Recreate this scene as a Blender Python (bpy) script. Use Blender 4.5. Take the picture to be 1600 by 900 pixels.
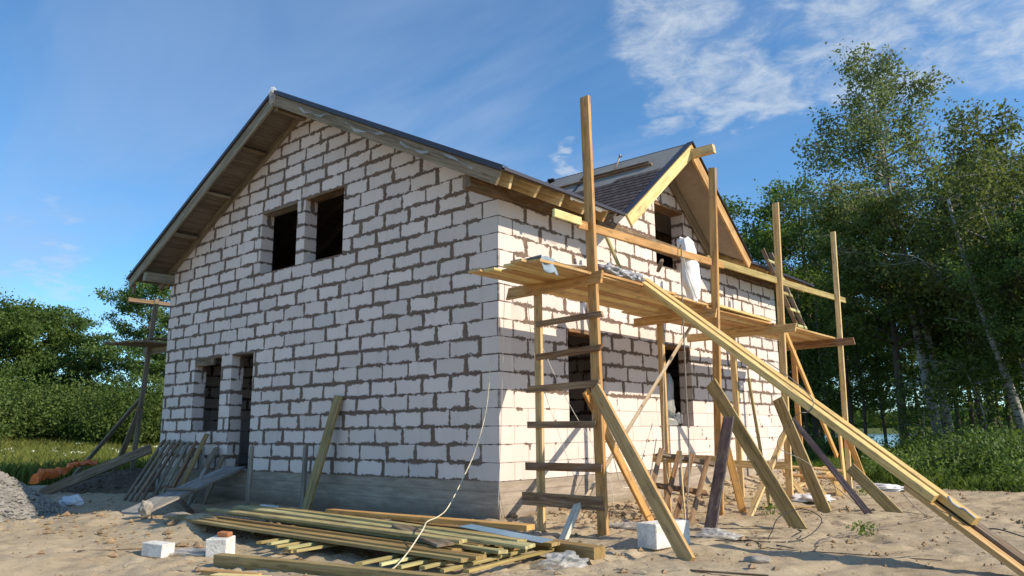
import bpy, math, random
import numpy as np
from mathutils import Vector, Matrix, noise as mnoise

R_ = math.radians
for o in list(bpy.data.objects): bpy.data.objects.remove(o)
scene = bpy.context.scene
col = scene.collection

# ------------------------------------------------------------------ camera
CAM = Vector((7.3186, -8.2908, 1.2021))
PITCH, ROLL, YAW = 0.185184, -0.0092594, 0.70551
f0 = Vector((-math.sin(YAW), math.cos(YAW), 0)); r0 = Vector((math.cos(YAW), math.sin(YAW), 0)); u0 = Vector((0, 0, 1))
fwd = math.cos(PITCH)*f0 + math.sin(PITCH)*u0
up = -math.sin(PITCH)*f0 + math.cos(PITCH)*u0
right = math.cos(ROLL)*r0 + math.sin(ROLL)*up
up2 = -math.sin(ROLL)*r0 + math.cos(ROLL)*up
cd = bpy.data.cameras.new('camera'); cam = bpy.data.objects.new('camera', cd); col.objects.link(cam)
m = Matrix.Identity(4)
for i in range(3):
    m[i][0] = right[i]; m[i][1] = up2[i]; m[i][2] = -fwd[i]; m[i][3] = CAM[i]
cam.matrix_world = m
cd.sensor_width = 36; cd.lens = 1213.57/1600*36; cd.clip_end = 6000; cd.clip_start = .05
scene.camera = cam
scene.render.resolution_x, scene.render.resolution_y = 1024, 576

# ------------------------------------------------------------------ light
SUN_DIR = Vector((1.5, 0.59, 1.0)).normalized()          # towards the sun
SUN_EL = math.asin(SUN_DIR.z)
SUN_STRENGTH, SKY_STRENGTH, EXPOSURE = 4.9, 0.142, 0.17
sd = bpy.data.lights.new('sun', 'SUN'); sd.energy = SUN_STRENGTH; sd.angle = R_(0.53); sd.color = (1.0, 0.88, 0.70)
sun = bpy.data.objects.new('sun', sd); col.objects.link(sun)
sun.rotation_euler = SUN_DIR.to_track_quat('Z', 'Y').to_euler(); sun.location = (20, 8, 20)
scene.view_settings.view_transform = 'Standard'; scene.view_settings.look = 'None'
scene.view_settings.exposure = EXPOSURE; scene.view_settings.gamma = 1; scene.view_settings.use_curve_mapping = False


# ------------------------------------------------------------------ node helper
class NT:
    def __init__(s, tree): s.t = tree; s.n = tree.nodes; s.l = tree.links
    def node(s, typ, **kw):
        n = s.n.new(typ)
        for k, v in kw.items(): setattr(n, k, v)
        return n
    def put(s, sock, v):
        if isinstance(v, bpy.types.NodeSocket): s.l.new(v, sock)
        elif v is not None: sock.default_value = v
    def m(s, op, a, b=None, c=None, clamp=False):
        n = s.node('ShaderNodeMath', operation=op); n.use_clamp = clamp
        s.put(n.inputs[0], a)
        if b is not None: s.put(n.inputs[1], b)
        if c is not None: s.put(n.inputs[2], c)
        return n.outputs[0]
    def mul(s, a, b): return s.m('MULTIPLY', a, b)
    def add(s, a, b): return s.m('ADD', a, b)
    def sub(s, a, b): return s.m('SUBTRACT', a, b)
    def step(s, x, a, b, o0=0., o1=1.):
        n = s.node('ShaderNodeMapRange', interpolation_type='SMOOTHSTEP')
        s.put(n.inputs[0], x); s.put(n.inputs[1], a); s.put(n.inputs[2], b); s.put(n.inputs[3], o0); s.put(n.inputs[4], o1)
        return n.outputs[0]
    def noise(s, vec, scale, detail=3, rough=.55, dist=0., dim='3D'):
        n = s.node('ShaderNodeTexNoise', noise_dimensions=dim)
        if vec is not None: s.put(n.inputs['Vector'], vec)
        s.put(n.inputs['Scale'], scale); s.put(n.inputs['Detail'], detail); s.put(n.inputs['Roughness'], rough); s.put(n.inputs['Distortion'], dist)
        return n.outputs['Fac']
    def white(s, vec):
        n = s.node('ShaderNodeTexWhiteNoise', noise_dimensions='3D'); s.put(n.inputs['Vector'], vec); return n.outputs['Value']
    def xyz(s, x, y, z):
        n = s.node('ShaderNodeCombineXYZ'); s.put(n.inputs[0], x); s.put(n.inputs[1], y); s.put(n.inputs[2], z); return n.outputs[0]
    def sep(s, v):
        n = s.node('ShaderNodeSeparateXYZ'); s.put(n.inputs[0], v); return n.outputs
    def mix(s, f, a, b, mode='MIX'):
        n = s.node('ShaderNodeMix', data_type='RGBA', blend_type=mode)
        s.put(n.inputs[0], f)
        s.put(n.inputs[6], a if not isinstance(a, tuple) else (*a[:3], 1)); s.put(n.inputs[7], b if not isinstance(b, tuple) else (*b[:3], 1))
        return n.outputs[2]
    def ramp(s, f, stops):
        n = s.node('ShaderNodeValToRGB'); e = n.color_ramp.elements
        while len(e) < len(stops): e.new(.5)
        for i, (p, c) in enumerate(stops): e[i].position = p; e[i].color = (*c[:3], 1)
        s.put(n.inputs[0], f); return n.outputs[0]
    def bump(s, h, strength, dist=.02, normal=None):
        n = s.node('ShaderNodeBump'); s.put(n.inputs['Height'], h); s.put(n.inputs['Strength'], strength); s.put(n.inputs['Distance'], dist)
        if normal is not None: s.put(n.inputs['Normal'], normal)
        return n.outputs[0]
    def scale(s, v, k):
        n = s.node('ShaderNodeVectorMath', operation='MULTIPLY'); s.put(n.inputs[0], v); s.put(n.inputs[1], k); return n.outputs[0]
    def vadd(s, v, k):
        n = s.node('ShaderNodeVectorMath', operation='ADD'); s.put(n.inputs[0], v); s.put(n.inputs[1], k); return n.outputs[0]


def newmat(name, rough=.8, spec=.25):
    mt = bpy.data.materials.new(name); mt.use_nodes = True
    t = NT(mt.node_tree); b = t.n['Principled BSDF']
    b.inputs['Roughness'].default_value = rough; b.inputs['Specular IOR Level'].default_value = spec
    return mt, t, b


# ------------------------------------------------------------------ world: Nishita sky with procedural clouds
w = bpy.data.worlds.new('World'); scene.world = w; w.use_nodes = True
t = NT(w.node_tree); t.n.clear()
sky = t.node('ShaderNodeTexSky', sky_type='NISHITA'); sky.sun_disc = False
sky.sun_elevation = SUN_EL; sky.sun_rotation = math.atan2(SUN_DIR.x, SUN_DIR.y)
sky.air_density = .85; sky.dust_density = .1; sky.ozone_density = 3.0; sky.altitude = 200
gen = t.node('ShaderNodeTexCoord').outputs['Generated']
d = t.sep(gen); zc = t.m('MAXIMUM', d[2], .04)
pu = t.m('DIVIDE', d[0], t.add(zc, .12)); pv = t.m('DIVIDE', d[1], t.add(zc, .12))
flat = t.xyz(pu, pv, 0.)
wob = t.node('ShaderNodeTexNoise'); t.put(wob.inputs['Vector'], flat); wob.inputs['Scale'].default_value = 4.; wob.inputs['Detail'].default_value = 4
wob2 = t.node('ShaderNodeVectorMath', operation='MULTIPLY_ADD'); t.put(wob2.inputs[0], wob.outputs['Color']); wob2.inputs[1].default_value = (.16, .16, .16); t.put(wob2.inputs[2], gen)
genw = t.node('ShaderNodeVectorMath', operation='NORMALIZE'); t.put(genw.inputs[0], t.vadd(wob2.outputs[0], (-.08, -.08, -.08)))
def lobe(px_, py_, pz_, a, b):          # soft patch of sky round one compass direction and height
    n = t.node('ShaderNodeVectorMath', operation='DOT_PRODUCT'); t.put(n.inputs[0], genw.outputs[0]); v = Vector((px_, py_, pz_)).normalized()
    n.inputs[1].default_value = v; return t.step(n.outputs['Value'], math.cos(R_(a)), math.cos(R_(b)))
def skydir(u, v):
    q = fwd + right*((u-800)/1213.57) - up2*((v-450)/1213.57); return tuple(q.normalized())
base = t.noise(flat, 2.1, 6, .58, .35); fine = t.noise(flat, 11., 8, .68, .4)
puff = t.add(t.mul(base, .66), t.mul(fine, .34))
big = 0.
for (cu, cv, ra, am) in [(1300, 30, 4, .6), (1340, 60, 6., .9), (1480, 10, 5.5, .9), (1590, 20, 5.5, .9), (1400, -60, 6, .9), (1275, 95, 3.2, .7), (1030, 30, 6.0, .85), (1140, 105, 5.2, .95), (1120, 165, 2.8, .7), (1218, 150, 2.9, 1.), (1185, 190, 1.8, .7), (1035, 172, 2., .75), (1530, 85, 3.2, .62), (1470, 120, 2.6, .5), (1195, 40, 4., .6), (1560, 270, 5, .55)]:
    big = t.m('MAXIMUM', big, t.mul(lobe(*skydir(cu, cv), ra, .3), am))
puff = t.add(t.mul(base, .5), t.mul(fine, .5))
east = t.mul(t.step(t.add(puff, t.mul(big, .30)), .60, .90), t.step(big, .0, .45))
behind = t.mul(t.step(puff, .5, .62), t.step(t.m('ADD', t.mul(d[0], -f0.x), t.mul(d[1], -f0.y)), .1, .6))
sm = t.mul(t.step(fine, .38, .55), t.m('MAXIMUM', lobe(*skydir(885, 260), 1.1, .2), t.m('MAXIMUM', t.mul(lobe(*skydir(85, 380), 2., .3), .6), t.mul(lobe(*skydir(75, 434), 1.8, .3), .5))))
cum = t.m('MAXIMUM', t.m('MAXIMUM', east, t.mul(sm, .8)), t.mul(behind, .85))
# thin streaked veil over the rest
veilv = t.node('ShaderNodeMapping'); t.put(veilv.inputs[0], flat); veilv.inputs['Rotation'].default_value = (0, 0, R_(35)); veilv.inputs['Scale'].default_value = (.55, 1.6, 1)
veil = t.step(t.noise(veilv.outputs[0], 1.15, 5, .55, .5), .42, .78)
veil = t.m('MULTIPLY_ADD', veil, .55, .05)
shade = t.ramp(fine, [(.3, (.62, .70, .80)), (.7, (.98, 1.0, 1.0))])
hs = t.node('ShaderNodeHueSaturation'); hs.inputs['Saturation'].default_value = 1.12; hs.inputs['Value'].default_value = 1.0
t.put(hs.inputs['Color'], sky.outputs[0])
sky_tint = t.mix(1.0, hs.outputs[0], (0.95, 1.22, 1.24), 'MULTIPLY')
cloudcol = t.mix(1.0, shade, (4.8, 5.1, 5.5), 'MULTIPLY')
c1 = t.mix(veil, sky_tint, (2.5, 3.3, 4.9))
c2 = t.mix(t.mul(cum, .70), c1, cloudcol)
bg = t.node('ShaderNodeBackground'); t.put(bg.inputs[0], c2); bg.inputs[1].default_value = SKY_STRENGTH
t.l.new(bg.outputs[0], t.node('ShaderNodeOutputWorld').inputs[0])


# ------------------------------------------------------------------ materials
def wood_mat(name, light, dark, knots=.5, rough=.72, wear=0., wearcol=(.3, .28, .25), var=.16):
    mt, t, b = newmat(name, rough, .25)
    uv = t.node('ShaderNodeUVMap').outputs[0]
    rnd = t.node('ShaderNodeObjectInfo').outputs['Random']
    off = t.vadd(uv, t.xyz(t.mul(rnd, 37.), t.mul(rnd, 11.), 0.))
    g = t.noise(t.scale(off, (1.3, 34, 1)), 1.0, 4, .62, .6)
    g2 = t.noise(t.scale(off, (.5, 9, 1)), 1.0, 3, .5, 1.2)
    f = t.add(t.mul(g, .6), t.mul(g2, .45))
    c = t.ramp(f, [(.38, tuple(x*.8 for x in dark)), (.47, dark), (.60, light)])
    vn = t.node('ShaderNodeTexVoronoi', voronoi_dimensions='2D'); t.put(vn.inputs['Vector'], t.scale(off, (1.7, 7, 1))); vn.inputs['Scale'].default_value = 1.
    k = t.step(vn.outputs['Distance'], .05, .15, knots, 0.)
    c = t.mix(k, c, tuple(x*.42 for x in dark))
    v = t.m('MULTIPLY_ADD', rnd, 2*var, 1-var)
    c = t.mix(1.0, c, t.xyz(v, t.mul(v, v), t.mul(v, t.mul(v, v))), 'MULTIPLY')
    if wear:
        wn = t.step(t.noise(t.scale(off, (1.2, 5, 1)), 2.2, 5, .6), .48, .68, 0, wear)
        c = t.mix(wn, c, wearcol)
    dirt = t.step(t.noise(t.node('ShaderNodeTexCoord').outputs['Object'], 5., 5, .65), .5, .75, 0, .5)
    c = t.mix(dirt, c, (.2, .15, .09))
    spl = t.step(t.noise(t.node('ShaderNodeTexCoord').outputs['Object'], 23., 3, .6), .70, .73, 0, .55)
    c = t.mix(spl, c, (.45, .42, .38))
    t.put(b.inputs['Base Color'], c); t.put(b.inputs['Normal'], t.bump(g, .35, .004))
    return mt

M = {}
M['fresh'] = wood_mat('fresh_pine', (.68, .46, .215), (.50, .31, .125))
M['bright'] = wood_mat('planed_pine', (.80, .62, .28), (.64, .46, .18), .35)
M['orange'] = wood_mat('orange_pine', (.66, .38, .13), (.48, .25, .075), .4)
M['olive'] = wood_mat('treated_olive_wood', (.40, .275, .115), (.25, .165, .06), .5, wear=.25, wearcol=(.24, .18, .1))
M['green'] = wood_mat('green_treated_wood', (.52, .45, .20), (.34, .29, .12), .35, wear=.3, wearcol=(.28, .24, .12))
M['pile'] = wood_mat('impregnated_wood', (.50, .395, .17), (.32, .24, .095), .5, wear=.5, wearcol=(.28, .20, .11))
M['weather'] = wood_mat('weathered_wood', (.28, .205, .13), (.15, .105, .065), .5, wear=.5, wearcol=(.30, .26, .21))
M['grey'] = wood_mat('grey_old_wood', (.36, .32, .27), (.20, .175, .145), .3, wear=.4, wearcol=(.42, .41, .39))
M['pale'] = wood_mat('pale_limed_wood', (.66, .58, .44), (.46, .39, .28), .3, wear=.5, wearcol=(.70, .66, .58))
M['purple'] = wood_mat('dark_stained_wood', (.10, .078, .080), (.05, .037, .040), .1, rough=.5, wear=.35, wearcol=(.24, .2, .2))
M['brown'] = wood_mat('brown_wood', (.34, .20, .10), (.17, .09, .045), .5, wear=.3)
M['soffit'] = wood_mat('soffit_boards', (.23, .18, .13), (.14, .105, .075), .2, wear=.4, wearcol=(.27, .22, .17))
M['barge'] = wood_mat('barge_wood', (.31, .245, .16), (.18, .14, .09), .3, wear=.5, wearcol=(.36, .30, .22))


def block_wall(name, par, clean_h, tidy_edge=True):
    """aerated concrete blocks with ragged smeared mortar: U along the wall from the corner, V height over the plinth"""
    mt, t, b = newmat(name, .9, .15)
    s = t.sep(t.node('ShaderNodeUVMap').outputs[0]); U, V = s[0], s[1]
    h, L = .255, .645
    P2 = t.xyz(U, V, par*7.3)
    n1 = t.noise(P2, 1.1, 2, .5); n2 = t.noise(P2, 8, 3, .6); n3 = t.noise(P2, 30, 4, .7); n4 = t.noise(P2, 3.2, 2)
    Vw = t.add(V, t.mul(t.sub(n1, .5), .02))
    rown = t.m('FLOOR', t.m('DIVIDE', Vw, h)); fv = t.sub(Vw, t.mul(rown, h))
    rr = t.white(t.xyz(rown, par*3.1+.5, 1.))
    odd = t.m('FLOORED_MODULO', t.add(rown, float(par)), 2.)
    drift = t.mul(t.mul(t.sub(rr, .5), .34), t.step(U, .7, 2.6))
    uo = t.add(t.sub(U, t.mul(t.sub(1., odd), .33)), t.add(drift, L*40))
    coln = t.m('FLOOR', t.m('DIVIDE', uo, L)); fu = t.sub(uo, t.mul(coln, L))
    joint = t.m('ROUND', t.m('DIVIDE', uo, L)); jr = t.white(t.xyz(joint, rown, 2.+par)); jr2 = t.white(t.xyz(joint, rown, 9.+par))
    fus = t.sub(uo, t.mul(joint, L)); du = t.m('ABSOLUTE', t.sub(fus, t.mul(t.sub(jr2, .5), .05)))
    line = t.m('ROUND', t.m('DIVIDE', Vw, h)); dvs = t.sub(Vw, t.mul(line, h)); lr = t.white(t.xyz(line, 4., par*1.))
    dv = t.m('ABSOLUTE', t.add(dvs, .006))                 # the smear hangs mostly below the bed joint
    seg = t.noise(t.xyz(t.mul(U, 1.6), t.mul(line, 3.7), par*5.), 1., 2, .6)
    wh = t.m('MULTIPLY_ADD', t.step(seg, .30, .62), .026, .008)
    wh = t.add(wh, t.mul(t.sub(lr, .5), .008))
    wv = t.m('MULTIPLY_ADD', t.m('MULTIPLY', jr, t.step(t.noise(t.xyz(t.mul(joint, 3.1), t.mul(V, 5.), par*1.), 1., 2), .2, .5)), .036, .015)
    # header blocks at the corner are laid tight, and lower courses of the lit wall were wiped clean
    crn = t.step(U, .28, .40); crn2 = t.step(U, .56, .68)
    tight = t.add(t.mul(odd, crn), t.mul(t.sub(1., odd), crn2)) if tidy_edge else 1.
    tight = t.m('MAXIMUM', tight, .0)
    cl = t.step(V, clean_h-.02, clean_h+.02) if clean_h > 0 else 1.
    spot = t.step(n4, .60, .66)
    k = t.m('MAXIMUM', t.m('MINIMUM', t.m('MAXIMUM', crn, .28), cl), t.mul(spot, crn))
    rag = t.add(t.mul(t.sub(n2, .5), .115), t.mul(t.sub(n3, .5), .10))
    mh = t.sub(t.add(t.mul(wh, k), t.mul(rag, k)), dv)
    mv = t.sub(t.add(t.mul(wv, k), t.mul(rag, t.mul(k, .8))), du)
    blob = t.mul(t.sub(t.step(t.noise(t.vadd(P2, (31., 7., 3.)), 2.6, 3, .6), .68, .74), .5), .06)
    mm = t.m('MAXIMUM', mh, mv)
    mm = t.m('MAXIMUM', mm, t.sub(blob, t.mul(t.m('MINIMUM', dv, du), .6)))
    mask = t.step(mm, -.002, .003)
    hair = t.m('MAXIMUM', t.step(dv, .0018, .0045, 1., 0.), t.step(t.m('ABSOLUTE', fus), .0018, .0045, 1., 0.))
    cell = t.white(t.xyz(coln, rown, 5.))
    tone = t.m('MULTIPLY_ADD', cell, .17, .87)
    blk = t.mix(t.noise(P2, 2.4, 4, .6), (.82, .695, .635), (.74, .63, .575))
    blk = t.mix(t.step(n3, .62, .72, 0, .25), blk, (.62, .55, .50))
    spots_ = t.step(t.noise(P2, 7., 5, .75), .60, .70, 0, .35)
    blk = t.mix(spots_, blk, (.55, .46, .40))
    odd_blk = t.step(cell, .965, .97, 0., .55)
    blk = t.mix(odd_blk, blk, (.50, .47, .45))
    stain = t.step(t.noise(t.xyz(t.mul(U, 3.), t.mul(V, .6), 2.), 1.4, 4, .6), .52, .75, 0, .38)
    blk = t.mix(stain, blk, (.60, .52, .45))
    blk = t.mix(1., blk, t.xyz(tone, tone, tone), 'MULTIPLY')
    mor = t.ramp(t.add(t.mul(n3, .6), t.mul(n2, .4)), [(.35, (.11, .073, .058)), (.68, (.29, .21, .16))])
    c = t.mix(t.mul(hair, .75), blk, (.16, .13, .11))
    c = t.mix(mask, c, mor)
    t.put(b.inputs['Base Color'], c)
    hgt = t.add(t.mul(mask, t.m('MULTIPLY_ADD', n3, .9, .5)), t.add(t.mul(hair, -.5), t.mul(t.noise(P2, 60, 3, .7), .12)))
    t.put(b.inputs['Normal'], t.bump(hgt, .9, .012))
    return mt

M['gable_blocks'] = block_wall('aerated_blocks_gable', 1, 0)
M['side_blocks'] = block_wall('aerated_blocks_side', 0, 1.22)

mt, t, b = newmat('plinth_concrete', .9, .15); M['plinth'] = mt
s = t.node('ShaderNodeUVMap').outputs[0]; q = t.sep(s)
n = t.noise(t.scale(s, (1.5, 9, 1)), 1.4, 5, .6); nf = t.noise(s, 26, 4, .65)
c = t.ramp(n, [(.3, (.27, .22, .175)), (.7, (.46, .385, .31))])
bandy = t.step(t.m('ABSOLUTE', t.sub(q[1], t.m('MULTIPLY_ADD', t.noise(s, 2.), .012, -.155))), .004, .012, .45, 0)
c = t.mix(bandy, c, (.16, .13, .11))
band2 = t.step(t.m('ABSOLUTE', t.sub(q[1], t.m('MULTIPLY_ADD', t.noise(s, 1.5), .02, -.33))), .003, .010, .4, 0)
c = t.mix(band2, c, (.17, .135, .11))
pv_ = t.node('ShaderNodeTexVoronoi'); t.put(pv_.inputs['Vector'], s); pv_.inputs['Scale'].default_value = 14
c = t.mix(t.step(pv_.outputs['Distance'], .08, .16, .6, 0), c, (.13, .105, .085))
low = t.step(t.add(q[1], t.mul(t.noise(s, 5., 4), .2)), -.44, -.22, .75, 0)
c = t.mix(low, c, (.22, .17, .12))
c = t.mix(t.step(nf, .6, .72, 0, .3), c, (.2, .18, .15))
t.put(b.inputs['Base Color'], c); t.put(b.inputs['Normal'], t.bump(t.add(n, t.mul(nf, .6)), .8, .015))

mt, t, b = newmat('inner_concrete', .9, .1); M['inner'] = mt
b.inputs['Base Color'].default_value = (.30, .27, .25, 1)

def plain(name, c, rough=.8, spec=.25, bumps=0, bscale=40, var=.25, metallic=0, trans=0):
    mt, t, b = newmat(name, rough, spec); oc = t.node('ShaderNodeTexCoord').outputs['Object']
    n = t.noise(oc, bscale*.2, 4, .6); n2 = t.noise(oc, bscale, 4, .65)
    cc = t.mix(t.step(t.add(t.mul(n, .6), t.mul(n2, .4)), .35, .65), tuple(x*(1-var) for x in c), tuple(min(1, x*(1+var*.6)) for x in c))
    t.put(b.inputs['Base Color'], cc); b.inputs['Metallic'].default_value = metallic
    if bumps: t.put(b.inputs['Normal'], t.bump(n2, bumps, .01))
    if trans:
        b.inputs['Transmission Weight'].default_value = trans; b.inputs['IOR'].default_value = 1.2
    return mt

M['white_block'] = plain('white_aerated_block', (.76, .73, .67), .9, .1, .9, 40, .28)
M['drip'] = plain('dark_metal_flashing', (.035, .03, .045), .45, .5, 0, 20, .2)
M['black'] = plain('black_rubber', (.02, .02, .02), .6, .4)
M['hose'] = plain('cream_hose', (.72, .66, .48), .5, .4)
M['string'] = plain('white_string', (.7, .66, .58), .8, .2)
M['rope'] = plain('grey_rope', (.30, .27, .23), .9, .1, .8, 120)
M['brick'] = plain('red_brick', (.42, .17, .08), .85, .2, .5, 60)
M['stone'] = plain('grey_stone', (.36, .32, .27), .9, .2, .8, 14)
M['blue_sheet'] = plain('blue_metal_sheet', (.20, .33, .43), .4, .5, .1, 8, .15)
M['blue_cloth'] = plain('blue_grey_cloth', (.27, .34, .40), .8, .2, .4, 30)
M['white_bag'] = plain('white_woven_plastic', (.78, .77, .78), .5, .35, .3, 18, .08)
M['grey_bag'] = plain('grey_plastic_sack', (.34, .35, .38), .4, .5, .6, 22, .45)
M['film'] = plain('translucent_plastic_film', (.72, .72, .70), .3, .5, .4, 20, .15)
M['film'].node_tree.nodes['Principled BSDF'].inputs['Alpha'].default_value = .38
M['orange_net'] = plain('orange_net', (.95, .20, .04), .6, .3, .6, 40, .3)
M['metal'] = plain('steel', (.35, .35, .36), .35, .5, 0, 20, .2, 1)
M['membrane'] = plain('roof_membrane', (.27, .26, .235), .75, .3, .3, 12, .12)
M['strap'] = plain('black_tape', (.03, .03, .03), .5, .4)
M['osb'] = plain('sheathing_board', (.46, .36, .24), .8, .2, .3, 30, .3)
M['underboard'] = plain('sheathing_underside', (.37, .31, .25), .85, .2, .2, 9, .14)

mt, t, b = newmat('bitumen_shingle', .92, .15); M['shingle'] = mt
uv = t.node('ShaderNodeUVMap').outputs[0]; s = t.sep(uv)
tab = t.m('FLOOR', t.m('DIVIDE', s[0], .17)); rw = t.m('FLOOR', t.m('DIVIDE', s[1], .145))
rn = t.white(t.xyz(tab, rw, 1.)); gn = t.noise(uv, 90, 3, .7); n2 = t.noise(uv, 4, 3)
c = t.mix(rn, (.075, .058, .056), (.135, .108, .102)); c = t.mix(t.step(gn, .45, .7, 0, .5), c, (.19, .155, .148)); c = t.mix(t.step(n2, .4, .7, 0, .3), c, (.09, .065, .06))
gap = t.step(t.m('ABSOLUTE', t.sub(t.m('FLOORED_MODULO', s[0], .17), .085)), .074, .081); c = t.mix(t.mul(gap, .8), c, (.02, .015, .015))
t.put(b.inputs['Base Color'], c); t.put(b.inputs['Normal'], t.bump(gn, .5, .004))


# ------------------------------------------------------------------ mesh helpers
def link(o):
    col.objects.link(o); return o
def tag(o, label=None, cat=None, group=None, kind=None):
    if label: o['label'] = label
    if cat: o['category'] = cat
    if group: o['group'] = group
    if kind: o['kind'] = kind
    return o
def empty(name, loc, label, cat, group=None, kind=None):
    o = bpy.data.objects.new(name, None); o.location = loc; o.empty_display_size = .2
    return tag(link(o), label, cat, group, kind)
def mesh(name, V, F, mat, parent=None, base=None, uv=None, smooth=False, mats=None, midx=None):
    """one mesh object from world-space vertices; its origin goes to base (default: the parent's origin or the first vertex)"""
    V = np.asarray(V, dtype=np.float64).reshape(-1, 3)
    pw = Vector((0, 0, 0)); root = parent
    while root is not None: pw += root.location; root = root.parent
    if base is None: base = tuple(pw) if parent is not None else tuple(V[0])
    me = bpy.data.meshes.new(name); base = np.array(base, dtype=np.float64)
    me.from_pydata((V-base).tolist(), [], [tuple(f) for f in F]); me.update()
    if uv is not None:
        l = me.uv_layers.new(name='UVMap'); idx = np.zeros(len(me.loops), dtype=np.int32); me.loops.foreach_get('vertex_index', idx)
        uv = np.asarray(uv, dtype=np.float32)
        l.data.foreach_set('uv', (uv[idx] if len(uv) == len(V) else uv).ravel())
    for mm in (mats or [mat]): me.materials.append(mm)
    if midx is not None: me.polygons.foreach_set('material_index', midx)
    if smooth: me.polygons.foreach_set('use_smooth', [True]*len(me.polygons))
    o = link(bpy.data.objects.new(name, me))
    o.parent = parent
    o.location = Vector(base) - pw
    return o

rng = np.random.default_rng(7)
def board_geo(p0, p1, w_, t_, wdir, seed=0, bend=.005, skew=.01):
    """a sawn board: centre line p0-p1, width along wdir, slightly bent, chamfered, ends not quite square"""
    r = np.random.default_rng(seed)
    p0 = np.array(p0, float); p1 = np.array(p1, float); L = p1-p0; ln = np.linalg.norm(L); a = L/ln
    wd = np.array(wdir, float); wd = wd-a*(wd@a); wd /= np.linalg.norm(wd); td = np.cross(a, wd)
    n = max(2, int(ln/.5)+1); ch = min(.004, t_*.2)
    prof = [(-w_/2+ch, -t_/2), (w_/2-ch, -t_/2), (w_/2, -t_/2+ch), (w_/2, t_/2-ch), (w_/2-ch, t_/2), (-w_/2+ch, t_/2), (-w_/2, t_/2-ch), (-w_/2, -t_/2+ch)]
    per = [0]
    for i in range(8):
        x, y = prof[i], prof[(i+1) % 8]; per.append(per[-1]+math.hypot(x[0]-y[0], x[1]-y[1]))
    b1, b2, tw = r.normal(0, bend*ln*.35), r.normal(0, bend*ln*.5), r.normal(0, .012)
    k1, k2 = r.normal(0, skew), r.normal(0, skew)
    V, UV = [], []
    for i in range(n):
        s = i/(n-1); arc = 4*s*(1-s); c0 = p0+L*s + wd*b1*arc + td*b2*arc
        cs, sn = math.cos(tw*(s-.5)*2), math.sin(tw*(s-.5)*2)
        for j, (x, y) in enumerate(prof):
            x2, y2 = x*cs-y*sn, x*sn+y*cs
            sk = (k1*x/w_ if i == 0 else k2*x/w_ if i == n-1 else 0)
            V.append(c0+wd*x2+td*y2+a*sk*2); UV.append((s*ln, per[j]))
    F = []
    for i in range(n-1):
        for j in range(8): F.append((i*8+j, i*8+(j+1) % 8, (i+1)*8+(j+1) % 8, (i+1)*8+j))
    F.append(tuple(range(7, -1, -1))); F.append(tuple((n-1)*8+j for j in range(8)))
    return V, F, UV
_seed = [100]
def board(name, p0, p1, w_, t_, wdir, mat, parent=None, label=None, cat=None, group=None, bend=.004, base=None):
    _seed[0] += 1
    V, F, UV = board_geo(p0, p1, w_, t_, wdir, _seed[0], bend)
    o = mesh(name, V, F, M[mat] if isinstance(mat, str) else mat, parent, base if base is not None else (None if parent else tuple(p0)), UV)
    return tag(o, label, cat, group)
def box_geo(c, sx, sy, sz, rz=0, tilt=None, ch=.01):
    V = []; F = []
    pts = {}
    def v(p):
        V.append(p); return len(V)-1
    # chamfered box, 24 verts
    idx = {}
    for x in (-1, 1):
        for y in (-1, 1):
            for z in (-1, 1):
                idx[x, y, z] = [v((x*sx/2, y*(sy/2-ch), z*(sz/2-ch))), v((x*(sx/2-ch), y*sy/2, z*(sz/2-ch))), v((x*(sx/2-ch), y*(sy/2-ch), z*sz/2))]
    for s_ in (-1, 1):
        F.append([idx[s_, a, b_][0] for a, b_ in ((-1, -1), (1, -1), (1, 1), (-1, 1))])
        F.append([idx[a, s_, b_][1] for a, b_ in ((-1, -1), (1, -1), (1, 1), (-1, 1))])
        F.append([idx[a, b_, s_][2] for a, b_ in ((-1, -1), (1, -1), (1, 1), (-1, 1))])
    for a in (-1, 1):
        for b_ in (-1, 1):
            F.append([idx[a, b_, -1][0], idx[a, b_, 1][0], idx[a, b_, 1][1], idx[a, b_, -1][1]])
            F.append([idx[a, -1, b_][0], idx[a, 1, b_][0], idx[a, 1, b_][2], idx[a, -1, b_][2]])
            F.append([idx[-1, a, b_][1], idx[1, a, b_][1], idx[1, a, b_][2], idx[-1, a, b_][2]])
    for k_ in idx.values(): F.append(k_)
    mt_ = Matrix.Rotation(rz, 3, 'Z')
    if tilt: mt_ = mt_ @ Matrix.Rotation(tilt[0], 3, 'X') @ Matrix.Rotation(tilt[1], 3, 'Y')
    V = [tuple(mt_ @ Vector(p) + Vector(c)) for p in V]
    return V, F
def merge(parts):
    V, F, U = [], [], []
    for p in parts:
        o = len(V); V += [tuple(x) for x in p[0]]; F += [tuple(i+o for i in f) for f in p[1]]
        U += list(p[2]) if len(p) > 2 else [(0, 0)]*len(p[0])
    return V, F, U
def spline(pts, n=8):
    P_ = [Vector(p) for p in pts]; P_ = [P_[0]*2-P_[1]]+P_+[P_[-1]*2-P_[-2]]; out = []
    for i in range(1, len(P_)-2):
        for k in range(n):
            s = k/n; a, b_, c, d_ = P_[i-1:i+3]
            out.append(.5*((2*b_)+(c-a)*s+(2*a-5*b_+4*c-d_)*s*s+(3*b_-a-3*c+d_)*s**3))
    out.append(P_[-2]); return out
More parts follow.
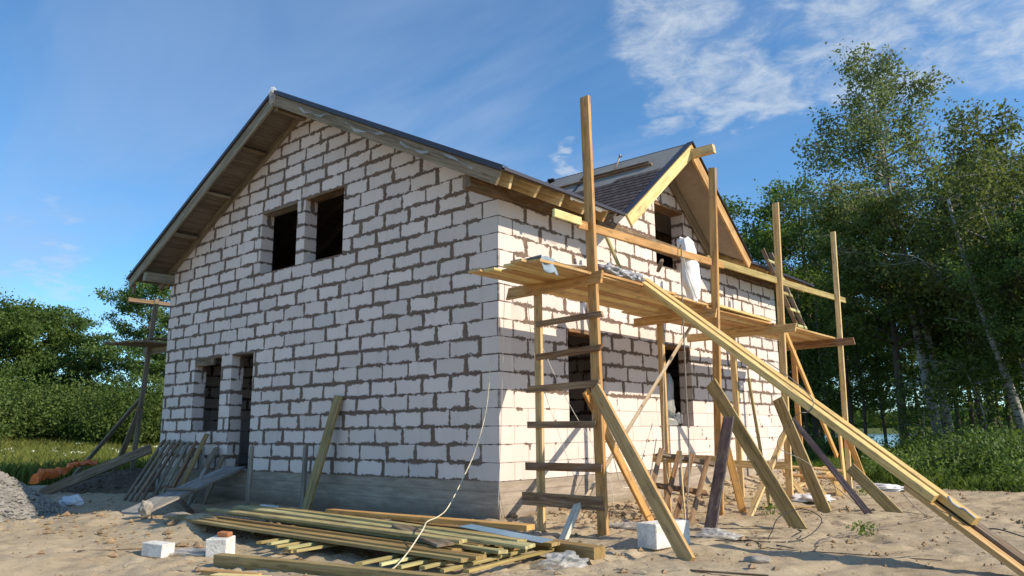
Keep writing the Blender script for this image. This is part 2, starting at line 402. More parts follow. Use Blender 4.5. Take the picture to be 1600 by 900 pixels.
def tube_geo(pts, r, sides=6, r1=None):
    V, F, U = [], [], []; n = len(pts); L = 0; ref = Vector((.13, .27, .95)).normalized()
    for i, p in enumerate(pts):
        p = Vector(p); a = (Vector(pts[min(i+1, n-1)])-Vector(pts[max(i-1, 0)])).normalized()
        x = a.cross(ref)
        if x.length < .1: x = a.cross(Vector((1, 0, 0)))
        x.normalize(); y = a.cross(x); rr = r if r1 is None else r+(r1-r)*i/(n-1)
        if i: L += (p-Vector(pts[i-1])).length
        for k in range(sides):
            q = 2*math.pi*k/sides; V.append(tuple(p+x*math.cos(q)*rr+y*math.sin(q)*rr)); U.append((L, k/sides*rr*6))
    for i in range(n-1):
        for k in range(sides): F.append((i*sides+k, i*sides+(k+1) % sides, (i+1)*sides+(k+1) % sides, (i+1)*sides+k))
    F.append(tuple(range(sides-1, -1, -1))); F.append(tuple((n-1)*sides+k for k in range(sides)))
    return V, F, U
def rope(name, pts, r, mat, label, cat, parent=None, n=8, group=None):
    V, F, U = tube_geo(spline(pts, n), r)
    return tag(mesh(name, V, F, M[mat], parent, tuple(pts[-1]) if parent is None else None, U, True), label, cat, group)
def blob_geo(c, rx, ry, rz_, amp=.25, freq=2.2, seed=0, nu=28, nv=16, rot=0, flatbottom=None):
    V, F = [], []; mt_ = Matrix.Rotation(rot, 3, 'Z')
    for i in range(nv+1):
        th = math.pi*i/nv
        for j in range(nu):
            ph = 2*math.pi*j/nu; d_ = Vector((math.sin(th)*math.cos(ph), math.sin(th)*math.sin(ph), math.cos(th)))
            n = .8*mnoise.noise(d_*freq*.7+Vector((seed*7.1, 3.3, seed))) + .45*(.35-abs(mnoise.noise(d_*freq*2.+Vector((seed, 9, 1)))))+.16*(.3-abs(mnoise.noise(d_*freq*5+Vector((seed, 2, 4)))))
            q = d_*(1+amp*n*1.6); p = mt_ @ Vector((q.x*rx, q.y*ry, q.z*rz_)) + Vector(c)
            if flatbottom is not None: p.z = max(p.z, flatbottom)
            V.append(tuple(p))
    for i in range(nv):
        for j in range(nu): F.append((i*nu+j, i*nu+(j+1) % nu, (i+1)*nu+(j+1) % nu, (i+1)*nu+j))
    return V, F


# ------------------------------------------------------------------ ground
_tab = np.random.default_rng(3).random((256, 256))
def vnoise(x, y, f, o=0):
    x = np.asarray(x, float)*f+o*17.3; y = np.asarray(y, float)*f+o*9.1
    xi = np.floor(x).astype(int); yi = np.floor(y).astype(int); a = x-xi; b_ = y-yi
    a = a*a*(3-2*a); b_ = b_*b_*(3-2*b_)
    g = lambda i, j: _tab[i % 256, j % 256]
    return (g(xi, yi)*(1-a)+g(xi+1, yi)*a)*(1-b_)+(g(xi, yi+1)*(1-a)+g(xi+1, yi+1)*a)*b_-.5
def sst(x, a, b_):
    q = np.clip((np.asarray(x, float)-a)/(b_-a), 0, 1); return q*q*(3-2*q)
LK = Vector((-.255, .967, 0)).normalized(); LKs = Vector((LK.y, -LK.x, 0))
def height(x, y, detail=True):
    x = np.asarray(x, float); y = np.asarray(y, float)
    h = np.zeros_like(x+y)
    bank = .26*sst(y, 1.5, 8.5)*np.exp(-np.clip(x, 0, 9)/.55)*sst(x, -.6, 0)
    h = h+bank+.10*np.exp(-((x-.45)/.35)**2-((y-.6)/.9)**2)
    h = h-.07*sst(y, .5, -.5)*sst(x, -1.2, -2.5)*sst(x, -8, -6)*sst(y, -2.5, -1.)
    h = h+.13*np.exp(-((y+3.15-.12*(x+4))/.42)**2)*sst(x, -6.2, -5)*sst(x, -1.7, -2.6)*(1+vnoise(x, y, 2.5, 4)*1.3)
    h = h+1.15*sst(-x, 22, 50)*sst(y, -40, -5)*(1-sst(-x, 90, 200))
    r = np.hypot(x-1, y-1); near = 1-sst(r, 14, 30)
    h = h+near*(.08*vnoise(x, y, .55, 1)+.045*vnoise(x, y, 1.7, 2))
    if detail:
        rough_ = .55+.9*sst(vnoise(x, y, .8, 9), -.1, .35)
        h = h+near*rough_*(.030*vnoise(x, y, 4.3, 3)+.034*vnoise(x, y, 9.5, 5)+.020*vnoise(x, y, 21, 6))
    h = h+(1-near)*.35*vnoise(x, y, .09, 7)
    dx, dy = x-CAM.x, y-CAM.y; dl = dx*LK.x+dy*LK.y; ds = dx*LKs.x+dy*LKs.y
    dip = sst(dl, 48, 82)*(1-sst(dl, 560, 640))*sst(ds, -70, -40)
    h = h-3.0*dip+9*sst(dl, 640, 1100)*sst(ds, -90, -40)+5*sst(r, 400, 900)*(1-dip)
    return h
def gz(x, y): return float(height(x, y, False))
def axis(a, b_, lo, hi, step, grow=1.13):
    mid = list(np.arange(a, b_+1e-6, step)); s = step; x = b_; outp = []
    while x < hi: s *= grow; x += s; outp.append(x)
    s = step; x = a; outn = []
    while x > lo: s *= grow; x -= s; outn.append(x)
    return np.array(outn[::-1]+mid+outp)
gx = axis(-7.5, 7.6, -1500, 1500, .045, 1.045); gy = axis(-5.6, 7.5, -400, 2200, .045, 1.045)
X_, Y_ = np.meshgrid(gx, gy, indexing='ij'); Z_ = height(X_, Y_)
_r = np.random.default_rng(41)
for _k in range(230):                        # footprints and scuffs in the loose sand
    fx, fy, fa = _r.uniform(-6, 8), _r.uniform(-5.4, 8), _r.uniform(0, 6.28)
    if -10.2 < fx < .3 and fy > -.4: continue
    ix = slice(*np.searchsorted(gx, [fx-.5, fx+.5])); iy = slice(*np.searchsorted(gy, [fy-.5, fy+.5]))
    dx_, dy_ = X_[ix, iy]-fx, Y_[ix, iy]-fy; a_ = (dx_*math.cos(fa)+dy_*math.sin(fa))/.14; b2_ = (-dx_*math.sin(fa)+dy_*math.cos(fa))/.065; q2 = a_*a_+b2_*b2_
    Z_[ix, iy] += _r.uniform(.4, 1.)*(-.026*np.exp(-q2)+.014*np.exp(-(np.sqrt(q2)-1.7)**2*2.2))
for (ra, rb_, rw) in [((2.2, -6), (5.0, 9), .10), ((3.7, -6), (6.4, 9), .10)]:      # wheel ruts
    da = np.array(rb_)-np.array(ra); da = da/np.linalg.norm(da); dd = (X_-ra[0])*(-da[1])+(Y_-ra[1])*da[0]+.25*vnoise(X_, Y_, .3, 21)
    Z_ += (-.03*np.exp(-(dd/rw)**2)+.018*np.exp(-((np.abs(dd)-rw*1.9)/rw)**2))*(.5+vnoise(X_, Y_, 2., 22))*(np.abs(X_) < 12)*(np.abs(Y_) < 14)
# earth stays under the house floor
V = np.stack([X_.ravel(), Y_.ravel(), Z_.ravel()], 1); ny = len(gy)
i0 = (np.arange(len(gx)-1)[:, None]*ny+np.arange(ny-1)[None]).ravel()
Fq = np.stack([i0, i0+ny, i0+ny+1, i0+1], 1)
me = bpy.data.meshes.new('ground'); me.vertices.add(len(V)); me.vertices.foreach_set('co', V.astype(np.float32).ravel())
me.loops.add(Fq.size); me.loops.foreach_set('vertex_index', Fq.astype(np.int32).ravel())
me.polygons.add(len(Fq)); me.polygons.foreach_set('loop_start', np.arange(0, Fq.size, 4, dtype=np.int32)); me.update(calc_edges=True)
me.polygons.foreach_set('use_smooth', [True]*len(Fq))
def grass_amount(x, y):
    """0 on the trampled sand, 1 in the meadow"""
    x = np.asarray(x, float); y = np.asarray(y, float); j = vnoise(x, y, .5, 11)*1.6+vnoise(x, y, 1.9, 12)*.9
    g1 = sst(y+j, 9.6+np.clip(2.6-x, 0, 4)*1.0, 11.2+np.clip(2.6-x, 0, 4)*1.0)
    g2 = sst(-x+j, 14.2, 16.2)*sst(y, -30, -12)
    return np.maximum(g1, g2)
ga = grass_amount(X_, Y_).ravel().astype(np.float32)
at = me.attributes.new('grass', 'FLOAT', 'POINT'); at.data.foreach_set('value', ga)
mt, t, b = newmat('sand_and_turf', .95, .1)
geo = t.node('ShaderNodeNewGeometry').outputs['Position']
gr = t.node('ShaderNodeAttribute', attribute_name='grass').outputs['Fac']
a1 = t.noise(geo, .9, 5, .6); a2 = t.noise(geo, 6, 5, .65); a3 = t.noise(geo, 55, 4, .7); a4 = t.noise(geo, .35, 3)
sand = t.ramp(t.add(t.mul(a1, .55), t.mul(a2, .45)), [(.33, (.32, .245, .155)), (.5, (.45, .36, .24)), (.68, (.53, .44, .305))])
sand = t.mix(t.step(a3, .57, .66, 0, .65), sand, (.17, .12, .07))
sand = t.mix(t.step(t.noise(geo, 17, 6, .75), .60, .68, 0, .7), sand, (.20, .15, .085))
sand = t.mix(t.step(a3, .40, .30, 0, .35), sand, (.60, .50, .36))
tuft = t.mul(t.step(a2, .62, .70), t.step(a4, .50, .6)); sand = t.mix(t.mul(tuft, .5), sand, (.10, .10, .035))
turf = t.ramp(t.add(t.mul(a2, .5), t.mul(a1, .5)), [(.3, (.055, .085, .02)), (.7, (.15, .17, .05))])
edge = t.step(t.add(gr, t.mul(t.sub(a2, .5), .9)), .35, .6)
t.put(b.inputs['Base Color'], t.mix(edge, sand, turf))
t.put(b.inputs['Normal'], t.bump(t.add(t.mul(a3, .5), a2), .55, .03))
me.materials.append(mt)
tag(link(bpy.data.objects.new('ground', me)), 'trampled sandy building ground that turns to meadow grass further off', None, None, 'structure')

# lake
c_ = CAM + LK*330; c_.z = -1.25
hw, hl = 520, 300
V = [c_+LKs*(-90)+LK*(-hl), c_+LKs*hw+LK*(-hl), c_+LKs*hw+LK*hl, c_+LKs*(-90)+LK*hl]
mt, t, b = newmat('lake_water', .12, .5)
b.inputs['Base Color'].default_value = (.10, .15, .20, 1)
gp_ = t.node('ShaderNodeNewGeometry').outputs['Position']
t.put(b.inputs['Normal'], t.bump(t.noise(gp_, 1.4, 4, .6), .35, .2))
tag(mesh('lake_water', V, [(0, 1, 2, 3)], mt), 'blue grey lake glimpsed between the tree trunks', None, None, 'structure')


# ------------------------------------------------------------------ house
PL = .55                                   # plinth top
HC = .255
WT = PL+16*HC                              # wall head 4.63
RID = 7.60; SL = .5                        # ridge height at x=-5, roof slope
def roofz(x): return RID-SL*abs(x+5.03)
house = empty('unfinished_house', (0, 0, 0), 'two storey house shell of white aerated blocks with a gable roof, windows still bare openings', 'house')

def wall_panel(name, mat, top, u0_, u1_, z0, holes, thick, xf, cuts=(), revmat=None):
    """wall slab with rectangular holes; xf(u, d, z) -> world (d is depth into the wall)"""
    us = sorted(set([u0_, u1_]+[q for h_ in holes for q in h_[:2]]+list(cuts)))
    V, F, UV = [], [], []
    def quad(pts, uvs):
        o = len(V); V.extend(pts); UV.extend(uvs); F.append(tuple(range(o, o+len(pts))))
    def vv(u, z): return (abs(u), z-PL)
    for a, b_ in zip(us[:-1], us[1:]):
        mid = (a+b_)/2; hs = sorted([(h_[2], h_[3]) for h_ in holes if h_[0] < mid < h_[1]])
        zlo = z0; segs = []
        for h0, h1 in hs: segs.append((zlo, zlo, h0, h0)); zlo = h1
        segs.append((zlo, zlo, top(a), top(b_)))
        for za, zb, zc_, zd in segs:
            for d_ in (0, thick):
                quad([xf(a, d_, za), xf(b_, d_, zb), xf(b_, d_, zd), xf(a, d_, zc_)], [vv(a, za), vv(b_, zb), vv(b_, zd), vv(a, zc_)])
        quad([xf(a, 0, top(a)), xf(b_, 0, top(b_)), xf(b_, thick, top(b_)), xf(a, thick, top(a))], [(a, 0), (b_, 0), (b_, .3), (a, .3)])
    for e in (u0_, u1_):
        quad([xf(e, 0, z0), xf(e, thick, z0), xf(e, thick, top(e)), xf(e, 0, top(e))], [vv(0, z0), vv(thick, z0), vv(thick, top(e)), vv(0, top(e))])
    for a, b_, h0, h1 in holes:
        for e in (a, b_): quad([xf(e, 0, h0), xf(e, thick, h0), xf(e, thick, h1), xf(e, 0, h1)], [(8.05, h0-PL), (8.05+thick, h0-PL), (8.05+thick, h1-PL), (8.05, h1-PL)])
        for z in (h0, h1): quad([xf(a, 0, z), xf(b_, 0, z), xf(b_, thick, z), xf(a, thick, z)], [(8.1, .1), (8.2, .1), (8.2, .18), (8.1, .18)])
    return mesh(name, V, F, mat, house, None, UV)
def k(n): return PL+n*HC
TH = .27
g_holes = [(-8.72, -7.62, k(3), k(9)), (-7.22, -6.42, k(0)+.005, k(9)), (-6.36, -5.14, k(15), k(20)), (-4.88, -3.70, k(15), k(20))]
wall_panel('gable_wall', M['gable_blocks'], lambda u: roofz(u)-.20, -10.06, 0, PL, g_holes, TH, lambda u, d_, z: (u, d_, z), cuts=(-5.03,))
DC = 4.78; DR = 6.66; DS = .79             # dormer centre, ridge height, slope
def side_top(u):
    dz = DR-DS*abs(u-DC)-.20
    return max(WT, dz)
dcut = (DR-.20-WT)/DS
s_holes = [(1.66, 2.66, k(3), k(9)), (4.66, 5.76, k(3), k(9)), (4.58, 5.72, k(15), k(20)-.02), (7.85, 8.65, k(3), k(9))]
s_holes = s_holes[:3]
wall_panel('side_wall', M['side_blocks'], side_top, TH, 10.0, PL, s_holes, TH, lambda u, d_, z: (-d_, u, z), cuts=(DC-dcut, DC, DC+dcut))
# strip of the corner seen on the lit side belongs to the gable wall's end face
wall_panel('rear_wall', M['gable_blocks'], lambda u: roofz(u)-.20, -10.06, 0, PL, [], TH, lambda u, d_, z: (u, 10.27-d_, z), cuts=(-5.03,))
wall_panel('far_side_wall', M['side_blocks'], lambda u: WT, TH, 10.0, PL, [], TH, lambda u, d_, z: (-10.06+d_, u, z))
# plinth: four sides as one ring of concrete
def ring(name, x0, x1, y0, y1, z0, z1, mat, uvshift=0):
    V, F, UV = [], [], []
    P4 = [(x1, y0), (x0, y0), (x0, y1), (x1, y1)]; L = 0
    for i in range(4):
        a, b_ = P4[i], P4[(i+1) % 4]; ln = math.hypot(a[0]-b_[0], a[1]-b_[1]); o = len(V)
        V += [(*a, z0), (*b_, z0), (*b_, z1), (*a, z1)]; UV += [(L, z0-z1), (L+ln, z0-z1), (L+ln, 0), (L, 0)]; L += ln; F.append((o, o+1, o+2, o+3))
    o = len(V); V += [(*p, z1) for p in P4]; UV += [(0, -.3)]*4; F.append((o, o+1, o+2, o+3))
    return mesh(name, V, F, mat, house, None, UV)
ring('plinth', -10.045, -.015, .015, 10.255, -1.0, PL-.003, M['plinth'])
# floors and inner walls keep the rooms dark
def slab(name, x0, x1, y0, y1, z0, z1, mat='inner'):
    V, F = box_geo(((x0+x1)/2, (y0+y1)/2, (z0+z1)/2), x1-x0, y1-y0, z1-z0, 0, None, .003)
    return mesh(name, V, F, M[mat] if isinstance(mat, str) else mat, house, None, [(v[0]+v[1], v[2]-PL) for v in V])
slab('upper_floor', -9.785, -.275, .275, 9.99, k(10), k(10)+.22)
slab('inner_wall', -4.8, -4.6, .40, 9.9, PL+.01, k(10)-.01, M['side_blocks'])
slab('inner_wall', -4.58, -.4, 3.7, 3.9, PL+.01, k(10)-.01, M['gable_blocks'])
slab('inner_wall', -9.6, -4.82, 6.2, 6.4, PL+.01, k(10)-.01, M['gable_blocks'])
slab('inner_wall', -9.6, -2.6, 4.6, 4.8, k(10)+.23, k(10)+2.6)
slab('inner_wall', -2.6, -2.4, 4.0, 9.9, k(10)+.23, k(10)+2.6)

# lintel boards over the openings
def lintel(p0, p1, w_, mat='brown', tt=.04, wd=(0, 1, 0)): return board('lintel', p0, p1, w_, tt, wd, mat, house)
for a, b_, h0, h1 in g_holes:
    lintel((a-.05, .138, h1-.022), (b_+.05, .138, h1-.022), .27, 'weather' if h0 > 3 else 'weather')
for a, b_, h0, h1 in s_holes:
    lintel((-.138, a-.04, h1-.024), (-.138, b_+.04, h1-.024), .27, 'brown', .045, (1, 0, 0))
lintel((-8.72, .03, k(9)-.11), (-7.95, .03, k(9)-.11), .13, 'weather', .05, (0, 0, 1))

# ---- main roof
def roof_quad(name, pts, th, mat, uvs=None, parent=house):
    """thin sheet: pts on top, extruded down by th"""
    V = [Vector(p) for p in pts]+[Vector(p)-Vector((0, 0, th)) for p in pts]; n = len(pts)
    F = [tuple(range(n)), tuple(range(2*n-1, n-1, -1))]+[(i, (i+1) % n, (i+1) % n+n, i+n) for i in range(n)]
    UV = uvs*2 if uvs else [(p[1], p[0]*1.12) for p in pts]*2
    return mesh(name, [tuple(v) for v in V], F, mat, parent, None, UV)
RX0, RX1, RY0, RY1 = -10.72, .70, -.70, 11.0
rx = -5.03
zr, zl = roofz(RX1), roofz(RX0)
VB = DC-(DR-zr)/DS; VE = DC+(DR-zr)/DS     # where the dormer eaves meet the main eaves line
xb = rx+(RID-DR)/SL                        # where the dormer ridge meets the main roof
# right slope in three pieces leaves the dormer valley open
roof_quad('roof_deck', [(rx, RY0, RID), (RX1, RY0, zr), (RX1, VB, zr), (xb, DC, DR), (RX1, VE, zr), (RX1, RY1, zr), (rx, RY1, RID)], .025, M['soffit'])  # dark soffit colour paints in the shade of the rafter bays
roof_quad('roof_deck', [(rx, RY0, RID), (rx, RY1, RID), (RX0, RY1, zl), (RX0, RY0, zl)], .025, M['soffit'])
e = .022
roof_quad('shingle_covering', [(rx+.03, RY0-.02, RID+e), (RX1+.03, RY0-.02, zr+e), (RX1+.03, VB, zr+e), (xb, DC, DR+e), (RX1+.03, VE, zr+e), (RX1+.03, RY1, zr+e), (rx+.03, RY1, RID+e)], .018, M['shingle'])
roof_quad('shingle_covering', [(rx, RY0-.02, RID+e), (rx, RY1, RID+e), (RX0-.03, RY1, zl+e), (RX0-.03, RY0-.02, zl+e)], .018, M['shingle'])
nrm = Vector((SL, 0, 1)).normalized(); nrl = Vector((-SL, 0, 1)).normalized()
def rp(x, y, down=0.):                      # a point under the right or left slope
    n_ = nrm if x > rx else nrl; q = Vector((x, y, roofz(x)))-n_*down; return tuple(q)
# barge rafters on the front gable, flashing above them
board('barge_board', rp(RX1-.02, RY0+.02, .135), rp(rx+.07, RY0+.02, .135), .20, .045, nrm, 'barge', house, bend=.0008)
board('barge_board', rp(RX0+.02, RY0+.02, .135), rp(rx-.07, RY0+.02, .135), .20, .045, nrl, 'barge', house, bend=.0008)
for sx, n_ in ((1, nrm), (-1, nrl)):
    xe = RX1+.01 if sx > 0 else RX0-.01
    a = Vector(rp(rx+sx*.02, RY0-.035))+n_*.012; b_ = Vector(rp(xe, RY0-.035))+n_*.012
    board('flashing', a, b_, .065, .012, n_, 'drip', house, bend=0)
    a2 = Vector(rp(rx+sx*.02, RY0+.03))+n_*.052; b2 = Vector(rp(xe, RY0+.03))+n_*.052
    board('flashing', a2, b2, .12, .006, (0, 1, 0), 'drip', house, bend=0)
board('flashing', (RX1+.04, RY0, zr+.0), (RX1+.04, VB-.02, zr+.0), .05, .008, (0, 0, 1), 'drip', house, bend=0)
board('flashing', (RX1+.04, VE+.02, zr+.0), (RX1+.04, RY1, zr+.0), .05, .008, (0, 0, 1), 'drip', house, bend=0)
# rafters: tails show under the right eaves
ys = [-.42+.585*i for i in range(20)]
for y in ys:
    if VB+.05 < y < VE-.1:
        continue
    board('rafter', rp(RX1-.03, y, .125), rp(rx+.03, y, .125), .19, .05, nrm, 'fresh', house, bend=0)
for i, y in enumerate([-.0+.585*i for i in range(18)]):
    board('rafter', rp(RX0+.03, y, .125), rp(rx-.03, y, .125), .19, .05, nrl, 'barge', house, bend=0)
# ridge beam, wall plates
board('ridge_beam', (rx, RY0+.06, RID-.23), (rx, 10.9, RID-.23), .24, .12, (0, 0, 1), 'weather', house, bend=0)
board('wall_plate', (-.02, -.66, WT+.105), (-.02, 10.9, WT+.105), .20, .14, (0, 0, 1), 'weather', house, bend=0)  # weathered tone stands in for shade under the eaves, not for wear
board('wall_plate', (-9.98, -.66, WT+.105), (-9.98, 10.9, WT+.105), .20, .14, (0, 0, 1), 'barge', house, bend=0)
# lookouts between barge rafter and gable wall
for xq in (-8.9, -7.6, -6.3):
    V, F = box_geo((xq, -.35, roofz(xq)-.12), .16, .60, .04); mesh('lookout', V, F, M['barge'], house, None, [(p[1], p[0]) for p in V])
# eaves soffit framing on the left corner
board('eaves_bracket', (-10.55, -.62, zl-.12), (-10.55, -.62, zl-.34), .09, .05, (1, 0, 0), 'weather', house)
board('eaves_bracket', (-10.08, -.05, zl+.02), (-10.08, -.05, zl-.2), .09, .05, (1, 0, 0), 'weather', house)
# loose strip of film under the flashing and the crumpled film wrapped over the ridge end
V, F = [], []
for i in range(40):
    x = rx+.9+i*.11; z = roofz(x)-.09-.05*math.sin(i*.5)-.03*random.Random(i).random(); y = RY0-.03-.03*math.sin(i*.9)
    V += [(x, y, z), (x+.01, y-.02, z-.035-.02*math.sin(i*1.3))]
for i in range(39):
    if i not in (9, 10, 11, 22, 23, 24, 31): F.append((2*i, 2*i+2, 2*i+3, 2*i+1))
mesh('film_strip', V, F, M['film'], house)
V, F = blob_geo((rx, RY0-.02, RID-.07), .075, .075, .15, .3, 2.5, 3, 20, 14)
mesh('ridge_film_wrap', V, F, M['film'], house, None, None, False)
# sagging underlay film under the eaves edge between rafter tails
V, F = [], []
n = 60
for i in range(n):
    y = RY0+.1+i*(VB-RY0-.2)/(n-1); sg = .07*abs(math.sin((y+.42)/.585*math.pi))*(1.0 if (i//8) % 2 else .5)
    if 30 <= i <= 51: V += [(RX1+.015, y, zr-.03), (RX1+.0, y, zr-.035-sg)]
for i in range(21):
    F.append((2*i, 2*i+2, 2*i+3, 2*i+1))
mesh('underlay_edge', V, F, M['film'], house)

# ---- dormer
dx0, dx1 = RX1, xb
for sgn in (-1, 1):
    ye = VB if sgn < 0 else VE
    nd = Vector((0, sgn*DS, 1)).normalized()
    pts = [(RX1+.02, DC, DR), (xb, DC, DR), (RX1+.02, ye, zr)]
    roof_quad('dormer_roof_deck', pts, .03, M['underboard'], [(p[0], p[1]) for p in pts])
    # underlay membrane over the upper part, shingle courses over the lower part
    slope_len = math.hypot(DC-ye, DR-zr)
    def dp(x, s_, lift=0.):                 # s_ = distance down the slope from the ridge
        q = Vector((x, DC+sgn*s_/math.hypot(1, DS), DR-s_*DS/math.hypot(1, DS)))+nd*lift; return tuple(q)
    def xval(s_):                           # valley x at that distance
        return xb+(RX1-xb)*s_/slope_len
    m0 = [dp(RX1+.03, -.02, .012), dp(xb, -.02, .012), dp(xval(1.35), 1.35, .012), dp(RX1+.03, 1.35, .012)]
    mesh('roof_membrane', m0, [(0, 1, 2, 3)], M['membrane'], house, None, [(0, 0), (3, 0), (3, 1), (0, 1)])
    rows, first = 13, 1.12
    stepd = (slope_len-first+.02)/rows
    parts = []
    rr = random.Random(5)
    for i in range(rows):
        s0 = first+i*stepd; s1 = s0+stepd*1.12; xl = max(xval(s0)+.02, xb+.3)
        if i == 0: xl = RX1-1.1
        if i == 1: xl = RX1-2.1
        x = RX1+.0; tabs = []
        while x > xl:
            x2 = max(xl, x-.17); j = rr.uniform(-.004, .004)
            q = [dp(x, s0, .016), dp(x2+.006, s0, .016), dp(x2+.006, s1+j, .026), dp(x, s1+j, .026), dp(x2+.006, s1+j, .017), dp(x, s1+j, .017)]
            u_ = x+i*.083; v_ = i*.145+.01
            tabs.append((q, [(0, 1, 2, 3), (3, 2, 4, 5)], [(u_, v_), (u_-.16, v_), (u_-.16, v_+.12), (u_, v_+.12), (u_-.16, v_+.12), (u_, v_+.12)])); x -= .17
        parts += tabs
    V, F, U = merge(parts)
    mesh('dormer_shingles', V, F, M['shingle'], house, None, U)
    # black joint tape and a batten across the membrane
    if sgn < 0:
        a = dp(-1.62, .05, .02); b_ = dp(-1.35, 1.2, .02)
        board('joint_tape', a, b_, .07, .004, (1, 0, 0), 'strap', house, bend=0)
        board('roof_batten', dp(RX1-.45, .80, .045), dp(RX1-2.9, .80, .045), .05, .035, nd, 'brown', house, bend=0)
        board('roof_batten', dp(RX1-.6, .62, .03), dp(RX1-2.2, .62, .03), .07, .015, nd, 'weather', house, bend=0)
    # barge board pair with metal edge
    board('dormer_barge_board', Vector(dp(RX1+.045, .01, -.12)), Vector(dp(RX1+.045, slope_len+.0, -.12)), .21, .045, nd, 'bright' if sgn < 0 else 'fresh', house, bend=0)
    board('dormer_flashing', Vector(dp(RX1+.03, -.03, .025)), Vector(dp(RX1+.03, slope_len+.02, .025)), .14, .01, (1, 0, 0), 'drip', house, bend=0)
    # jack rafter against the wall, under the overhang
    board('dormer_rafter', Vector(dp(.06, .1, -.13)), Vector(dp(.06, slope_len-.12, -.13)), .19, .05, nd, 'weather', house, bend=0)
board('dormer_ridge_beam', (-2.6, DC, DR-.215), (1.22, DC, DR-.215), .17, .11, (0, 0, 1), 'fresh', house, bend=0)
# items lying on the dormer roof
def on_dormer(x, s_, lift): return Vector((x, DC-s_/math.hypot(1, DS), DR-s_*DS/math.hypot(1, DS)))+Vector((0, -DS, 1)).normalized()*lift
hm = empty('hammer', on_dormer(-.75, .5, .02), 'small hammer with pale handle standing on the dormer roof', 'hammer')
p_ = Vector(hm.location)
V, F, U = tube_geo([p_, p_+Vector((.06, .02, .13)), p_+Vector((.12, .03, .26))], .017, 8); mesh('handle', V, F, M['pale'], hm, None, U, True)
V, F = box_geo(p_+Vector((.135, .035, .28)), .05, .16, .05, .4, (.3, .2), .012); mesh('head', V, F, M['metal'], hm)
V, F = box_geo(on_dormer(-2.55, .12, .05), .16, .10, .05, .2, (-.6, 0), .012)
tag(mesh('tool_case', V, F, M['black'], None), 'small black tool lying on the dormer ridge near the main roof', 'tool')

# ------------------------------------------------------------------ scaffold along the sunny side wall
scf = empty('wooden_scaffold', (1.45, 4.1, 0), 'fresh timber scaffold with plank deck, nailed along the sunlit side wall', 'scaffold')
YS = [-.37, 2.85, 5.53, 8.53]
DZ = 3.08
def sboard(name, p0, p1, w_, t_, wd, mat, **kw): return board(name, p0, p1, w_, t_, wd, mat, scf, **kw)
inner_base = [(1.02, -.37), (1.0, 2.85), (1.0, 5.53), (1.02, 8.53)]
for (x, y), tz in zip(inner_base, (3.12, 3.08, 3.08, 3.08)):
    sboard('post', (x, y, gz(x, y)-.12), (x, y, tz), .105, .055, (1, 0, 0), 'fresh', bend=.001)
outer = [((1.97, -.40), (1.855, -.36), 5.54, .13), ((1.86, 2.85), (2.06, 2.87), 5.36, .115), ((1.90, 5.50), (2.02, 5.53), 5.38, .115), ((1.97, 8.50), (2.07, 8.53), 5.40, .10)]
for (b0, b1, tz, w_) in outer:
    sboard('post', (*b0, gz(*b0)-.10), (*b1, tz), w_, .06, (1, 0, 0), 'fresh', bend=.001)
def outx(i, z):
    (b0, b1, tz, w_) = outer[i]; return b0[0]+(b1[0]-b0[0])*z/tz
# ledgers carry the deck
sboard('ledger', (.55, -.425, DZ-.02), (outx(0, 3)+.17, -.425, DZ+.015), .155, .045, (0, 0, 1), 'fresh')
sboard('ledger', (.55, 2.79, DZ-.085), (outx(1, 3)+.05, 2.79, DZ-.075), .14, .045, (0, 0, 1), 'fresh')
sboard('ledger', (.1, 5.47, DZ-.08), (outx(2, 3)+.28, 5.47, DZ-.06), .15, .045, (0, 0, 1), 'fresh')
sboard('ledger', (.9, 8.47, DZ-.08), (outx(3, 3)+.3, 8.47, DZ-.06), .15, .045, (0, 0, 1), 'brown')
# rungs make a ladder of the first frame
for x0, z0, x1, z1, th_, mt_ in [(1.03, 2.60, 2.07, 2.63, .075, 'brown'), (1.03, 2.17, 2.04, 2.22, .08, 'brown'), (.87, 1.76, 2.0, 1.79, .085, 'brown'), (.87, 1.31, 1.93, 1.30, .085, 'brown'), (.83, .79, 2.0, .79, .10, 'brown'), (.77, .39, 2.0, .38, .16, 'brown')]:
    sboard('rung', (x0, -.425+.0, z0), (x1, -.43, z1), th_, .04, (0, 0, 1), mt_, bend=.001)
sboard('rung', (.8, 2.79, .80), (1.98, 2.79, .78), .13, .04, (0, 0, 1), 'fresh')
sboard('rung', (.8, 5.47, .62), (1.98, 5.47, .60), .13, .04, (0, 0, 1), 'fresh')
# deck planks: first bay
rr = random.Random(11)
pl = [(.775, -.1, 3.55, .0), (.95, -1.52, 3.45, 0), (1.135, -1.46, 3.2, .0), (1.315, -1.32, 3.5, 0), (1.50, -1.5, 3.3, 0), (1.68, -1.6, 3.0, 0), (1.85, -1.5, 2.72, 0)]
for x, ya, yb, dz_ in pl:
    sboard('deck_plank', (x+rr.uniform(-.01, .01), ya, DZ+.075+dz_+rr.uniform(-.004, .006)), (x+rr.uniform(-.02, .02), yb, DZ+.055+dz_), .178, .034, (1, 0, 0), rr.choice(['fresh', 'bright', 'fresh']), bend=.002)
sboard('deck_plank', (1.90, -.33, DZ+.10), (1.93, 1.6, DZ+.07), .12, .034, (1, 0, 0), 'fresh')
for x, ya, yb, dz_ in [(.5, 2.6, 5.9, .04), (.68, 2.6, 5.8, .04), (.86, 2.55, 5.8, .0), (1.04, 2.6, 5.9, .0), (1.22, 2.5, 5.85, .0), (1.40, 2.6, 5.9, .0), (1.58, 2.62, 5.75, .0), (1.76, 2.6, 5.8, .0)]:
    sboard('deck_plank', (x, ya, DZ+.05+dz_), (x, yb, DZ+.04+dz_), .15, .035, (1, 0, 0), 'fresh', bend=.002)
